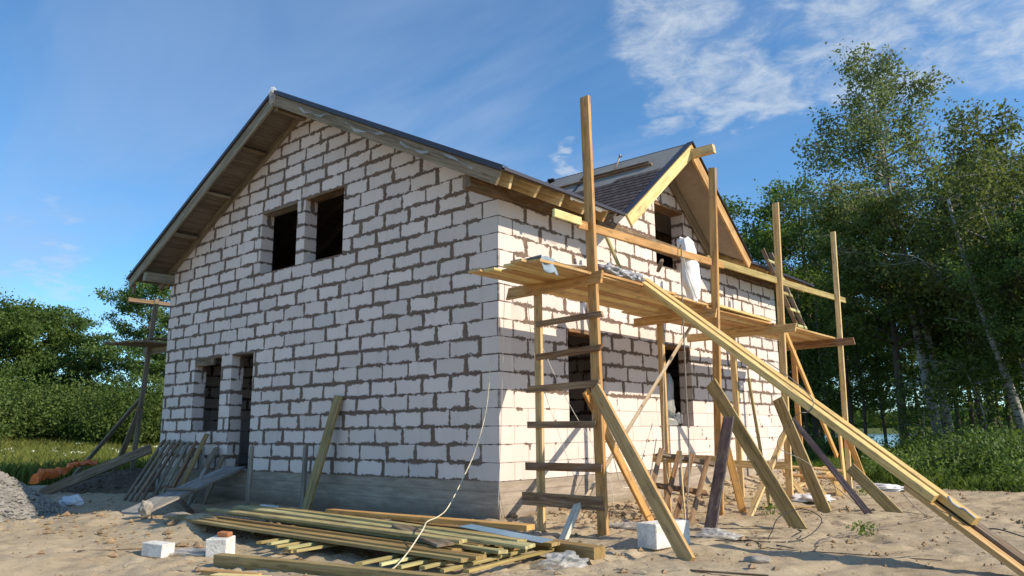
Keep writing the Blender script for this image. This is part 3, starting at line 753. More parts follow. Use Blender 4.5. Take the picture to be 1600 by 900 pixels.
for x in (1.66, 1.84):
    sboard('deck_plank', (x, 2.95, DZ+.105), (x-.05, 5.35, DZ+.09), .13, .04, (1, 0, 0), 'bright')
for x, yb in [(1.0, 8.7), (1.18, 8.72), (1.36, 8.6), (1.54, 8.75), (1.72, 8.6), (1.88, 8.7)]:
    sboard('deck_plank', (x, 5.6, DZ+.045), (x, yb, DZ+.03), .15, .035, (1, 0, 0), 'fresh', bend=.002)
# guard rail in two lengths
sboard('guard_rail', (1.90, -1.15, 3.79), (1.90, -.60, 3.795), .10, .035, (0, 0, 1), 'bright')
sboard('guard_rail', (1.865, -.62, 3.765), (1.985, 3.2, 3.83), .11, .04, (0, 0, 1), 'fresh')
sboard('guard_rail', (1.95, 2.7, 3.86), (2.0, 9.15, 3.99), .115, .04, (0, 0, 1), 'green')
# braces nailed to the posts
sboard('brace', (1.84, -.50, 1.70), (2.02, .72, gz(2.0, .75)-.05), .12, .04, (0, 1, .4), 'orange')
sboard('brace', (2.0, 5.56, 3.0), (1.97, 7.9, .70), .10, .045, (0, .6, .8), 'orange')
sboard('brace', (1.94, 8.40, 1.46), (2.35, 8.50, gz(2.35, 8.5)-.05), .11, .04, (1, 0, .3), 'orange')
sboard('brace', (1.93, 8.30, 1.20), (2.1, 7.85, gz(2.1, 7.8)-.05), .10, .04, (0, 1, .3), 'orange')
sboard('brace', (1.90, 2.92, 1.45), (2.02, 3.35, gz(2.0, 3.3)-.08), .11, .04, (1, 1, 0), 'orange')
sboard('brace', (1.92, 5.42, 1.15), (2.25, 2.95, gz(2.2, 2.9)-.05), .10, .045, (1, 0, .2), 'fresh')
# short prop between rail and deck
sboard('prop', (.50, 2.1, 4.36), (.72, 2.62, 3.20), .06, .04, (0, 1, 0), 'green')

# ------------------------------------------------------------------ loose timber against the scaffold
G_L = 'boards leaning against the scaffold'
def lean(label, p0, p1, w_, t_, wd, mat, group=None, **kw): return board('leaning_board', p0, p1, w_, t_, wd, mat, None, label, 'board', group, **kw)
lean('thick yellow plank leaning on the nearest tall post, foot before the white block', (3.62, -1.42, gz(3.6, -1.4)-.03), (1.98, -.50, 1.72), .155, .05, (.68, 0, .64), 'fresh', G_L, bend=.001)
lean('wide olive plank leaning on the second tall post above the purple board', (3.42, 1.92, gz(3.4, 1.9)-.03), (1.95, 2.62, 1.92), .19, .045, (.75, .1, .66), 'olive', G_L, bend=.001)
lean('dark purple board standing under the olive plank, foot near the cable', (2.78, .66, gz(2.8, .66)-.04), (2.40, 2.2, 1.40), .15, .04, (1, .2, 0), 'purple', G_L)
lean('brown olive plank leaning on the third tall post', (3.12, 3.76, gz(3.1, 3.76)-.03), (2.02, 4.98, 1.74), .19, .045, (.75, .1, .66), 'olive', G_L)
lean('thin purple strip leaning on the third post plank and reaching the sand', (3.66, 3.98, gz(3.6, 3.98)-.02), (2.25, 5.0, 1.38), .10, .03, (1, .8, .4), 'purple', G_L)
lean('thin greenish lath standing upright between the third frame posts', (2.1, 4.15, gz(2.1, 4.1)-.04), (1.55, 4.9, 2.12), .05, .03, (1, 0, 0), 'green', G_L)
lean('long pale limed board running from the ground by the first frame up to the deck', (1.60, -.72, gz(1.6, -.7)-.02), (1.12, 4.05, 3.28), .13, .035, (.3, .3, .8), 'pale', G_L, bend=.001)
lean('short pale offcut lying against the foot of the limed board', (1.72, -.86, gz(1.7, -.86)-.02), (1.62, -.35, .42), .11, .05, (1, 0, .3), 'pale', G_L)
# long bundle reaching from the sand to the deck edge
T0 = Vector((1.93, .86, 3.20)); B0 = Vector((6.35, -.30, -.06)); ax = (B0-T0).normalized()
sidev = ax.cross(Vector((0, 0, 1))).normalized(); upv = sidev.cross(ax).normalized()
if sidev.y > 0: sidev = -sidev
GB = 'long beams propped up on the scaffold deck'
def beam(label, s0, s1, side_, lift, w_, t_, mat, wd=None, **kw):
    return board('long_beam', T0+ax*s0+sidev*side_+upv*lift, T0+ax*s1+sidev*side_+upv*lift, w_, t_, wd or sidev, mat, None, label, 'beam', GB, bend=.0006)
LB = (B0-T0).length
beam('left light yellow beam of the long bundle, nearest the camera', .0, 4.52, .062, .0, .105, .075, 'bright')
beam('right light yellow beam of the long bundle, the longer of the top pair', -.12, 4.86, -.058, .012, .105, .075, 'bright')
beam('grey brown plank under the bundle reaching the bottom right corner', 4.25, LB+.6, .045, -.07, .05, .12, 'fresh', upv)
beam('brown plank at the foot of the bundle on the far side of the dark gap', LB-1.35, LB+.9, -.14, -.05, .045, .14, 'weather', upv)
beam('dark strip filling the gap between the lower ends of the bundle', LB-1.2, LB+.7, -.05, -.10, .13, .03, 'purple')  # dark strip set in for the dark gap between the lower planks
lean('short yellow plank standing under the middle of the long bundle', (3.92, 4.5, gz(3.9, 4.5)-.05), (3.2, 4.75, .62), .17, .045, (.75, .1, .66), 'olive')
V, F, U = tube_geo(spline([T0+ax*(4.6)+upv*.06+sidev*(.02+.03*math.sin(i*2.1))+Vector((0, 0, .02*math.cos(i*1.7)))+ax*(.05*i) for i in range(6)], 5), .011)
tag(mesh('rag', V, F, M['grey_bag'], None, None, U, True), 'twisted grey rag knotted round the lower end of the yellow beams', 'rag')
rope('rope', [T0+ax*(2.2)+upv*.1-sidev*.02, T0+ax*2.6+upv*.115, T0+ax*3.0+upv*.09+sidev*.08, T0+ax*3.05-upv*.03+sidev*.12, T0+ax*2.9-upv*.2+sidev*.05, (3.0, 2.4, 1.0), (3.05, 3.3, .75), (3.2, 4.2, .3), (3.42, 4.6, gz(3.4, 4.6)+.02), (3.9, 4.6, gz(3.9, 4.6)+.02), (4.5, 4.0, gz(4.5, 4.)+.02), (4.6, 3.0, .15), (4.75, 1.6, .5), T0+ax*4.4+sidev*.12], .006, 'rope', 'dark rope hanging from the long beams and sagging over the sand', 'rope')

# slatted frame leaning at the first two frames
pal = empty('pallet', (1.9, 2.0, gz(1.9, 2.)), 'brown slatted pallet frame leaning between the first and second scaffold posts', 'pallet')
def pq(s_, h_): # s_ across 0..1, h_ up 0..1
    a = Vector((1.50, 1.30, .05)); b_ = Vector((2.05, 1.70, .0)); c0 = Vector((1.20, 2.35, .92)); d0 = Vector((1.90, 2.60, .80))
    return (a*(1-s_)+b_*s_)*(1-h_)+(c0*(1-s_)+d0*s_)*h_
fn = (pq(1, 0)-pq(0, 0)).cross(pq(0, 1)-pq(0, 0)).normalized()
for i, s_ in enumerate((.0, .36, .62, .93)):
    board('slat', pq(s_, -.05 if i != 1 else 0), pq(s_, 1.03), .075, .045, pq(1, 0)-pq(0, 0), 'brown', pal)
for h_ in (.04, .5, .98):
    board('crossbar', pq(-.06, h_)-fn*.045, pq(1.08, h_-.02)-fn*.045, .085, .04, pq(0, 1)-pq(0, 0), 'brown' if h_ < .9 else 'weather', pal)
rope('pole', [(1.95, 1.62, .0), (1.75, 1.95, .6), (1.62, 2.2, .92)], .014, 'fresh', 'thin bare stick leaning on the slatted frame', 'stick')

# background ladder standing on the far deck
lad = empty('ladder', (1.5, 7.9, 3.13), 'timber ladder standing on the far deck and leaning over the eaves', 'ladder')
la, lb = Vector((1.42, 8.0, 3.14)), Vector((1.42, 8.42, 3.14)); lu = Vector((-.62, -.22, 1.95))
for q in (la, lb): board('rail', q, q+lu, .085, .04, (1, 0, .3), 'weather', lad, bend=.001)
for i in range(5):
    s_ = .12+i*.185; board('rung', la+lu*s_+Vector((.03, -.05, 0)), lb+lu*s_+Vector((.03, .05, 0)), .07, .03, lu, 'green', lad)

# trestle of crossed offcuts under the far bay
tr = empty('trestle', (1.6, 7.6, gz(1.6, 7.6)), 'low trestle of crossed yellow offcuts beneath the far scaffold bay', 'trestle')
g_ = gz(1.6, 7.6)
for i, (p0, p1) in enumerate([((1.9, 6.3, g_-.02), (1.0, 7.6, g_+.45)), ((2.05, 6.9, g_-.02), (1.2, 8.1, g_+.5)), ((2.15, 7.5, g_), (1.5, 8.5, g_+.48)), ((2.2, 7.2, g_), (1.75, 8.3, g_+.35)), ((1.2, 6.5, g_), (1.7, 8.2, g_+.42))]):
    board('leg', p0, p1, .10, .04, (1, .4, 0), 'bright' if i % 2 else 'fresh', tr)
board('crossbar', (1.0, 7.75, g_+.50), (2.05, 8.0, g_+.44), .10, .04, (0, 1, .3), 'fresh', tr)
board('crossbar', (1.1, 7.3, g_+.36), (2.0, 7.6, g_+.32), .10, .04, (0, 1, .3), 'fresh', tr)

# ------------------------------------------------------------------ things on the deck
def bag(name, label, cat, c, rx_, ry_, rz_, amp, seed, mat, rot=0, freq=2.2, fb=None, group=None, res=(44, 26)):
    V, F = blob_geo(c, rx_, ry_, rz_, amp, freq, seed, res[0], res[1], rot, fb)
    return tag(mesh(name, V, F, M[mat], None, (c[0], c[1], c[2]-rz_), None, True), label, cat, group)
dk = DZ+.10
bag('plastic_sack', 'left crumpled grey sack on the outer edge of the deck', 'sack', (1.86, .05, dk+.09), .13, .20, .075, .35, 1, 'grey_bag', .2, 3, dk-.01)
bag('plastic_sack', 'middle crumpled grey sack on the outer edge of the deck', 'sack', (1.86, .40, dk+.08), .12, .18, .07, .35, 2, 'grey_bag', -.3, 3, dk-.01)
bag('plastic_sack', 'right crumpled grey sack, beside the top of the long beams', 'sack', (1.85, .72, dk+.08), .12, .15, .07, .35, 3, 'grey_bag', .5, 3, dk-.01)
bag('plastic_sack', 'small dark sack lying at the foot of the hanging white sack', 'sack', (1.5, 2.75, DZ+.16), .14, .22, .07, .35, 4, 'grey_bag', 0, 3, DZ+.08)
def drape(name, label, cat, c0, ux, uy, nx, ny_, zf, mat):
    V, F = [], []
    for i in range(nx+1):
        for j in range(ny_+1):
            p = Vector(c0)+Vector(ux)*(i/nx)+Vector(uy)*(j/ny_); p.z = zf(p, i/nx, j/ny_); V.append(tuple(p))
    for i in range(nx):
        for j in range(ny_): F.append((i*(ny_+1)+j, (i+1)*(ny_+1)+j, (i+1)*(ny_+1)+j+1, i*(ny_+1)+j+1))
    o = mesh(name, V, F, M[mat], None, None, None, True); tag(o, label, cat)
    md = o.modifiers.new('thickness', 'SOLIDIFY'); md.thickness = .006; return o
V, F = [], []
for i in range(15):                         # cloth hangs over the plank ends
    s_ = i/14
    for j in range(11):
        q = j/10; y = -1.36+.30*q; zz = dk+.05 if s_ < .45 else dk+.05-(s_-.45)*.36
        xx = 1.50+s_*.9 if s_ < .45 else 1.905+(s_-.45)*.08
        V.append((xx+.02*math.sin(q*9+s_*3), y-.10*s_+.03*math.sin(s_*8), zz+.012*math.sin(q*11+s_*7)))
for i in range(14):
    for j in range(10): F.append((i*11+j, (i+1)*11+j, (i+1)*11+j+1, i*11+j+1))
o = tag(mesh('cloth', V, F, M['blue_cloth'], None, None, None, True), 'blue grey cloth hanging over the ends of the nearest deck planks', 'cloth'); o.modifiers.new('thickness', 'SOLIDIFY').thickness = .008
drape('foam_sheet', 'white sheet lying flat on the near deck behind the tall post', 'sheet', (1.25, -1.0, dk+.07), (.55, 0, 0), (0, 1.6, 0), 8, 24, lambda p, a, b_: dk+.06+.02*math.sin(b_*9+a*4)+.02*a, 'white_bag')
# white woven sack hanging from the rail
V, F = [], []
n1_, n2_ = 30, 24
cx_, cy_ = 1.84, 2.26
for i in range(n1_+1):
    s_ = i/n1_; z = 4.12-s_*.98
    for j in range(n2_):
        a = 2*math.pi*j/n2_; wv_ = .155+.035*math.sin(s_*3.0)-(.075*sst(s_, .72, 1.)+.05*(1-sst(s_, 0, .08)))
        d_ = Vector((math.cos(a)*.6, math.sin(a), 0)); nz = mnoise.noise(Vector((math.cos(a)*1.6, math.sin(a)*1.6, s_*4)))*.05+mnoise.noise(Vector((math.cos(a)*4, math.sin(a)*4, s_*9+5)))*.03
        V.append((cx_+d_.x*(wv_+nz)+.03*s_, cy_+d_.y*(wv_+nz)-.02+.05*math.sin(s_*2.6)+.08*s_, z+.03*math.sin(a*2+1)*(1-s_)))
for i in range(n1_):
    for j in range(n2_): F.append((i*n2_+j, i*n2_+(j+1) % n2_, (i+1)*n2_+(j+1) % n2_, (i+1)*n2_+j))
F.append(tuple(range(n2_))); F.append(tuple(n1_*n2_+j for j in range(n2_-1, -1, -1)))
tag(mesh('hanging_sack', V, F, M['white_bag'], None, (cx_, cy_, 3.12), None, True), 'tall white woven plastic sack hanging from the guard rail', 'sack')
rope('hoist_rope', [(1.93, 1.86, 3.86), (1.99, 1.83, 3.92), (2.0, 1.80, 3.78), (1.99, 1.79, 3.4), (1.99, 1.77, 2.8), (2.02, 1.7, 1.8), (2.15, 1.45, .9), (2.3, 1.05, .3), (2.38, .85, gz(2.38, .85)+.01)], .010, 'rope', 'thick grey rope looped over the guard rail and hanging to the ground', 'rope')
rope('cord', [(2.0, 1.86, 3.72), (1.99, 2.02, 3.45), (1.98, 2.25, 3.17)], .008, 'string', 'pale cord slanting from the rail loop across the white sack', 'cord')
V, F = box_geo((1.62, 1.83, 3.66), .05, .20, .16, .3, (.5, .4), .01)
tag(mesh('wooden_wedge', V, F, M['weather'], None), 'brown wooden wedge beside the rope loop on the guard rail', 'wedge')
V, F = blob_geo((.95, 6.9, DZ+.20), .07, .09, .06, .2, 2, 8, 16, 10)
tag(mesh('bucket_lid', V, F, M['black'], None), 'small black lump at the far end of the middle deck bay', 'tool')
# wrapped roll standing in the second ground floor window
wr = empty('wrapped_roll', (-.15, 4.98, k(3)), 'roll wrapped in clear crumpled plastic standing in the second ground floor window', 'roll')
V, F = [], []
for i in range(26):
    s_ = i/25; z = k(3)+.01+s_*.98
    for j in range(22):
        a = 2*math.pi*j/22; rr_ = .17-.06*sst(s_, .8, 1)+.03*mnoise.noise(Vector((math.cos(a)*2, math.sin(a)*2, s_*8)))+(.05 if s_ < .16 else 0)
        V.append((-.16+rr_*math.cos(a)*.9, 4.98+rr_*math.sin(a), z))
for i in range(25):
    for j in range(22): F.append((i*22+j, i*22+(j+1) % 22, (i+1)*22+(j+1) % 22, (i+1)*22+j))
F.append(tuple(25*22+j for j in range(22)))
mesh('wrapping', V, F, M['film'], wr, None, None, True)
V, F, U = tube_geo([(-.16, 4.98, k(3)+.01), (-.16, 4.98, k(3)+.9)], .115, 14); mesh('core', V, F, M['grey_bag'], wr, None, U, True)
V, F = blob_geo((.0, 5.1, k(3)+.13), .07, .15, .12, .35, 2.2, 12, 22, 14); mesh('loose_fold', V, F, M['film'], wr, None, None, True)

# strings and hose
def st(label, pts, r=.004, mat='string'): return rope('string', pts, r, mat, label, 'string')
st('thin white string hanging from the deck beside the house corner', [(.9, -.9, 3.1), (.62, -.62, 2.2), (.35, -.35, 1.5), (.12, -.12, .9), (.10, -.15, .2)])
st('thin string falling across the wall behind the ladder rungs', [(.62, -.1, 3.0), (.66, .0, 2.2), (.85, .25, 1.2), (1.0, .6, .25)])
st('second thin string crossing the gap between the first posts', [(.8, -.2, 2.6), (1.0, .2, 1.7), (1.3, .7, .7), (1.35, .8, .15)])
st('string hanging down the second inner post', [(1.08, 2.76, 2.6), (1.07, 2.72, 1.6), (1.12, 2.6, .8), (1.4, 2.3, .1)], .005)
st('pale string hanging in a loop between the first and second frames', [(2.0, -.2, .95), (1.6, .6, .52), (1.4, 1.2, .50), (1.1, 1.9, .72), (.95, 2.6, 1.4)], .006)
def gp(x, y, l=.012): return (x, y, float(height(x, y))+l)
rope('hose', [(.12, -.3, 2.25), (.03, -.3, 1.55), (-.03, -.45, 1.0), (.06, -.8, .62), (.45, -1.45, .34), (.85, -2.0, .30), (1.2, -2.5, .31), (1.55, -2.9, .28), (1.85, -3.4, .12), (2.0, -3.75, .05), (2.1, -4.4, .03), (2.2, -5.0, .02)], .007, 'hose', 'cream hose hanging down the house corner and running over the timber pile', 'hose', None, 10)
bs = dict(cat='cable')
rope('cable', [gp(4.1, -.1), gp(3.7, .25), gp(3.55, .7, .1), gp(3.45, 1.2, .26), gp(3.62, 1.5, .30), gp(3.95, 1.2, .2), gp(3.9, .6, .03), gp(3.5, .1), gp(3.0, .1), gp(2.5, -.05), gp(2.1, .2)], .006, 'black', 'black cable rising in a loop from the sand near the olive plank', **bs)
rope('cable', [gp(2.6, 1.1), gp(3.1, 1.6), gp(3.5, 1.7), gp(3.6, 1.2), gp(3.9, .7)], .006, 'black', 'black cable lying behind the foot of the wide olive plank', **bs)
rope('cable', [gp(3.0, -.35), gp(3.5, .15), gp(3.9, -.2), gp(4.5, -.15), gp(5.4, .2)], .005, 'black', 'thin dark cable stretched over the sand right of the white block', **bs)
rope('cable', [T0+ax*(LB-.9)-sidev*.18, (5.6, .6, .22), (5.8, .7, .25), (6.2, .9, .12), gp(6.9, 1.2)], .007, 'black', 'black cable arching beside the lower end of the long beams', **bs)

# ------------------------------------------------------------------ loose blocks, stones and rubbish
def blk(label, x, y, rz, sx, sy, sz, tilt=None, seed=0, name='aerated_block', z=None):
    V, F = box_geo((x, y, (gz(x, y) if z is None else z)+sz/2-.012), sx, sy, sz, rz, tilt, .008)
    me_o = mesh(name, V, F, M['white_block'], None, (x, y, gz(x, y)))
    return tag(me_o, label, 'block')
blk('white aerated block on the sand behind the foot of the leaning plank', 2.98, -.76, R_(84), .60, .25, .25)
blk('white block lying on its side, left of the plastic film', -1.08, -4.22, R_(20), .28, .18, .14, (0, .05))
blk('white block with a chipped face and a red brick on top', -.50, -3.84, R_(38), .22, .24, .20, (.05, 0))
V, F = box_geo((-.50, -3.80, gz(-.5, -3.8)+.215), .13, .10, .045, R_(30), (.05, .05), .008)
tag(mesh('brick_piece', V, F, M['brick'], None), 'piece of red brick resting on the chipped white block', 'brick')
bag('plastic_film', 'flat transparent film crumpled on the sand between the two white blocks', 'plastic film', (-.80, -3.95, gz(-.8, -3.95)+.01), .30, .16, .03, .4, 21, 'film', .3, 3.5)
bag('plastic_film', 'crumpled clear film at the near end of the timber pile', 'plastic film', (2.86, -2.35, gz(2.9, -2.3)+.04), .15, .20, .07, .55, 22, 'film', .2, 3.2)
bag('plastic_bag', 'blue white plastic bag on the sand under the third frame', 'bag', (2.25, 5.6, gz(2.2, 5.6)+.05), .30, .34, .08, .4, 23, 'white_bag', .5, 3)
bag('plastic_bag', 'white plastic sheet crumpled on the grass edge beyond the far post', 'bag', (2.35, 9.3, gz(2.3, 9.3)+.04), .45, .3, .07, .4, 24, 'white_bag', .2, 3)
bag('plastic_scrap', 'white scrap at the foot of the purple board', 'scrap', (2.86, .62, gz(2.86, .6)+.02), .14, .12, .04, .5, 25, 'film', .7, 4)
bag('plastic_scrap', 'yellowish white film beside the white block on the right', 'scrap', (3.15, .15, gz(3.1, .1)+.02), .22, .14, .05, .5, 26, 'film', .1, 4)
bag('plastic_scrap', 'pale plastic scrap on the sand in front of the second frame', 'scrap', (1.75, .55, gz(1.7, .5)+.02), .3, .14, .03, .5, 27, 'film', .4, 4)
bag('plastic_bag', 'small white bag lying by the plinth next to the wooden stake', 'bag', (-4.85, -.55, gz(-4.8, -.5)+.06), .22, .12, .07, .35, 28, 'white_bag', .4, 2.5)
bag('stone', 'grey flat stone on the sand in the right foreground', 'stone', (4.12, -1.05, gz(4.1, -1.05)+.01), .12, .09, .05, .25, 30, 'stone', .4, 1.6)
bag('stone', 'flat grey stone slab on the shaded sand before the ramp', 'stone', (-4.0, -2.55, gz(-4, -2.5)+.03), .22, .14, .07, .25, 31, 'stone', .2, 1.6)
bag('stone', 'pale lump of clay on the crest of the sand ridge', 'stone', (-3.95, -3.05, gz(-3.95, -3.05)+.12), .09, .08, .11, .3, 32, 'stone', .2, 2)
board('offcut', gp(2.05, 3.9, .02), gp(2.9, 4.6, .02), .05, .02, (1, -1, 0), 'fresh', None, 'short yellow lath lying flat on the sand under the third bay', 'offcut')
board('offcut', gp(3.35, .45, .02), gp(3.65, .75, .02), .05, .02, (1, -1, 0), 'weather', None, 'small brown offcut on the sand before the olive plank', 'offcut')
board('offcut', gp(3.9, -1.9, .01), gp(4.5, -1.7, .02), .03, .015, (1, -1, 0), 'weather', None, 'dark stick lying in the foreground sand below the shadow of the beams', 'offcut')
board('offcut', gp(-1.9, -4.7, .01), gp(-1.4, -4.2, .02), .02, .015, (1, -1, 0), 'weather', None, 'thin twig lying left of the white blocks', 'stick')

# ------------------------------------------------------------------ timber pile in front of the gable
def along(a, b_, s_): return tuple(Vector(a)*(1-s_)+Vector(b_)*s_)
GP = 'boards of the timber pile before the gable'
PA, PB = Vector((-2.95, -2.35, 0)), Vector((2.5, -2.72, 0)); pd = (PB-PA).normalized(); ps = Vector((-pd.y, pd.x, 0))
if ps.y < 0: ps = -ps
pile_lab = ['greenish board along the front edge of the timber pile', 'second greenish board from the front edge of the pile', 'narrow board sunk between the front boards of the pile', 'olive board in the front half of the pile', 'long light board running through the middle of the pile', 'dull green board in the middle of the pile, under the crossing board', 'board just behind the middle of the pile', 'board under the blue strip, mid pile', 'light board behind the blue strip', 'dark board in the rear part of the pile', 'rear low board of the pile next to the sawn beams', 'last dark board at the back of the pile']
rr = random.Random(21)
for i, lab in enumerate(pile_lab):
    off_ = -.72+i*.125; zz = .13+.012*(i % 3)+(.05 if i in (4, 7, 8) else 0)-(.035 if i == 2 else 0)
    a = PA+ps*off_*1.05+pd*rr.uniform(-.2, .35)+Vector((0, 0, zz+.02)); b_ = PB+ps*(off_*.80+.05)+pd*rr.uniform(-.5, .25)+Vector((0, 0, zz+rr.uniform(-.01, .02)))
    board('pile_board', a, b_,   .135 if i % 4 else .12, .032, ps+Vector((0, 0, rr.uniform(-.18, .12))), 'pile' if i % 3 else 'olive', None, lab, 'board', GP, bend=.003)
board('pile_board', (-1.2, -1.95, .24), (1.95, -1.72, .23), .14, .055, (0, 1, 0), 'orange', None, 'orange brown sawn beam on the back of the timber pile', 'board', GP, bend=.001)
board('pile_board', (-.3, -1.60, .12), (3.02, -2.02, .10), .16, .11, (0, 1, 0), 'olive', None, 'thick yellow topped beam reaching the nearest scaffold post', 'board', GP, bend=.001)
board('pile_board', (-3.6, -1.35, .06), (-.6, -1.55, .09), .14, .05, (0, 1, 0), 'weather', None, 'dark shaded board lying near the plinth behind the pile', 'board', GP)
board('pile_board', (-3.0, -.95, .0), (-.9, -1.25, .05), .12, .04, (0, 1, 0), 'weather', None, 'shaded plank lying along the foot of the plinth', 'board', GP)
board('pile_board', (.62, -2.38, .225), (2.0, -3.02, .20), .17, .025, (0, 1, .05), 'weather', None, 'short brown board lying askew across the pile', 'board', GP)
board('metal_strip', (1.28, -2.02, .235), (2.62, -2.30, .205), .15, .004, (0, 1, .12), 'blue_sheet', None, 'light blue metal strip on the near end of the timber pile', 'metal strip', bend=.0)
board('foreground_beam', (.10, -4.20, .03), (3.4, -3.55, .03), .11, .13, (0, 1, 0), 'olive', None, 'thick dark beam lying in the foreground before the pile', 'beam', bend=.001)
board('foreground_offcut', (.45, -4.52, .0), (1.1, -4.40, .01), .10, .06, (0, 1, 0), 'fresh', None, 'yellow offcut in front of the foreground beam, left end', 'offcut')
board('foreground_offcut', (.80, -4.62, .0), (1.35, -4.46, .01), .12, .08, (0, 1, 0), 'bright', None, 'short pale offcut at the bottom edge before the beam', 'offcut')
# laths sticking out crosswise beneath
GL_ = 'laths sticking out from under the timber pile'
def lath(x, y, dx, dy, ln, label, z=.075):
    d_ = Vector((dx, dy, 0)).normalized(); board('lath', (x, y, z), tuple(Vector((x, y, z+.005))+d_*ln), .055, .028, (d_.y, -d_.x, 0), 'green', None, label, 'lath', GL_, bend=.001)
lab5 = 'greenish lath end sticking out under the left half of the timber pile'
for i in range(5): lath(-.33+.21*i, -3.50-.03*i+.02*(i % 2), -.12, 1, 1.6, lab5, .085+.006*(i % 2))
lab6 = 'greenish lath end sticking out under the right half of the timber pile'
for i in range(6): lath(1.62+.21*i, -3.72+.05*i+.02*(i % 2), -.12, 1, 1.4, lab6, .085+.006*(i % 2))
for i, (x, y) in enumerate([(.05, -3.2), (1.9, -3.3), (-1.6, -2.6)]):
    board('bearer', (x, y-.2, .03), (x-.15, y+1.6, .03), .08, .07, (1, 0, 0), 'olive', None, ['short bearer under the left laths of the pile', 'short bearer under the right laths of the pile', 'bearer under the shaded left end of the pile'][i], 'bearer')

# ------------------------------------------------------------------ things at the door
dr_w = gz(-4.6, -3.0)
rmp = empty('door_ramp', (-5.9, -1.6, 0), 'grey plank ramp sloping from the sand up to the doorway', 'ramp')
for i, o_ in enumerate((-.125, .125)):
    d_ = Vector((1, .35, 0)).normalized()
    board('plank', Vector((-4.55, -3.10, .05))+d_*o_, Vector((-6.85, -.02, .60))+d_*o_, .24, .04, (1, .35, 0), 'grey', rmp, bend=.002)
board('cleat', (-5.75, -1.85, .34), (-5.25, -1.62, .34), .06, .03, (0, 1, 0), 'weather', rmp)
for (x, y, zt, lab) in [(-5.45, -.55, 1.02, 'upright weathered stake beside the doorway'), (-4.25, -.25, 1.03, 'bluish grey stake standing at the plinth right of the doorway'), (-7.75, -.25, .98, 'grey stake standing left of the doorway'), (-9.3, -.35, .98, 'grey stake among the leaning panels')]:
    board('stake', (x, y, gz(x, y)-.1), (x+.01, y+.02, zt), .10, .045, (1, 0, 0), 'grey', None, lab, 'stake', 'stakes along the gable wall')
board('leaning_board', (-3.92, -.45, gz(-3.9, -.5)-.05), (-3.60, -.05, 1.86), .20, .05, (1, 0, -.2), 'olive', None, 'dark thick board leaning alone against the gable wall', 'board', bend=.001)

GPn = 'slatted panels leaning left of the door'
def panel(x0, x1, yb, zt, xs, label, n=4, sh=.6):
    e_ = empty('pallet', (x0, yb, gz(x0, yb)), label, 'panel', GPn); g0 = gz(x0, yb)
    wd = Vector((x1-x0, 0, 0)).normalized()
    for i in range(n):
        x = x0+(x1-x0)*i/(n-1); board('slat', (x, yb, g0-.02), (x-sh, -.10, zt), .085, .04, wd, ('weather', 'barge', 'brown', 'weather')[i % 4], e_, bend=.002)
    for s_ in (.2, .75):
        a = Vector((x0, yb, g0))*(1-s_)+Vector((x0-sh, -.1, zt))*s_+Vector((-.06, .05, 0)); board('crossbar', a, a+wd*(x1-x0+.12), .07, .03, (0, .6, .8), 'weather', e_)
panel(-8.52, -7.82, -1.38, 1.12, 0, 'slatted timber panel leaning furthest left of the door', 4, 1.15)
panel(-7.85, -7.30, -1.15, 1.08, 0, 'second slatted panel, leaning right behind the first', 3, 1.0)
for i, (x, sh, yb, zt, mt_, lab) in enumerate([(-7.35, .55, -.95, 1.25, 'olive', 'dark long board leaning over the panels left of the door'), (-7.0, .5, -.85, .98, 'weather', 'short brown board leaning nearest the window pillar'), (-6.95, .75, -.8, .85, 'barge', 'light brown board leaning low beside the grey stake'), (-7.6, .8, -1.0, .95, 'brown', 'reddish brown board within the leaning heap'), (-6.75, .5, -.7, .80, 'weather', 'last small board leaning next to the ramp')]):
    board('leaning_board', (x, yb, gz(x, yb)-.02), (x-sh, -.07, zt), .13, .035, (1, .1, 0), mt_, None, lab, 'board', 'boards leaning left of the door')
board('leaning_board', (-5.6, -1.5, gz(-5.6, -1.5)+.02), (-7.6, -1.0, .28), .10, .04, (0, 1, 0), 'weather', None, 'dark board lying low beneath the ramp', 'board')
board('cross_stick', (-5.95, -1.45, gz(-5.95, -1.5)-.02), (-6.35, -.9, .62), .05, .04, (1, 0, 0), 'grey', None, 'short stick propping the ramp from below', 'stick')

# ------------------------------------------------------------------ scaffold on the far left wall
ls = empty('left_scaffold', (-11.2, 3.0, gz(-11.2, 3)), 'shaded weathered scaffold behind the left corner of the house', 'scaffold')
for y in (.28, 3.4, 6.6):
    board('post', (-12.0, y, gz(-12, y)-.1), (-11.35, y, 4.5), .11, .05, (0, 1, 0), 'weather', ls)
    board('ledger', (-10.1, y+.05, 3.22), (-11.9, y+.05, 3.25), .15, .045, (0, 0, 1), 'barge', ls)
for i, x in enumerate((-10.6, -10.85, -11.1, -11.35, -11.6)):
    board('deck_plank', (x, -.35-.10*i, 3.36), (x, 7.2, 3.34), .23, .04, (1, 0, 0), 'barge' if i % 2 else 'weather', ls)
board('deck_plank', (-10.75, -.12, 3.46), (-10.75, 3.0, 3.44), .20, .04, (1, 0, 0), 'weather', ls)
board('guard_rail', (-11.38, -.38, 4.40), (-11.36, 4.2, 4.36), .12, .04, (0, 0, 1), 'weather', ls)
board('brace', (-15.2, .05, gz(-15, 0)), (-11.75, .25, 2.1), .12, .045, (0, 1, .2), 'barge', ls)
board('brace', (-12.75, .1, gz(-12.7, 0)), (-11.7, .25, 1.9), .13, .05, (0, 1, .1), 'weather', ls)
board('leaning_board', (-11.9, -1.7, gz(-11.9, -1.7)), (-10.25, -.1, .95), .24, .04, (.3, .6, .7), 'weather', None, 'wide plank lying slantwise against the left house corner', 'board')

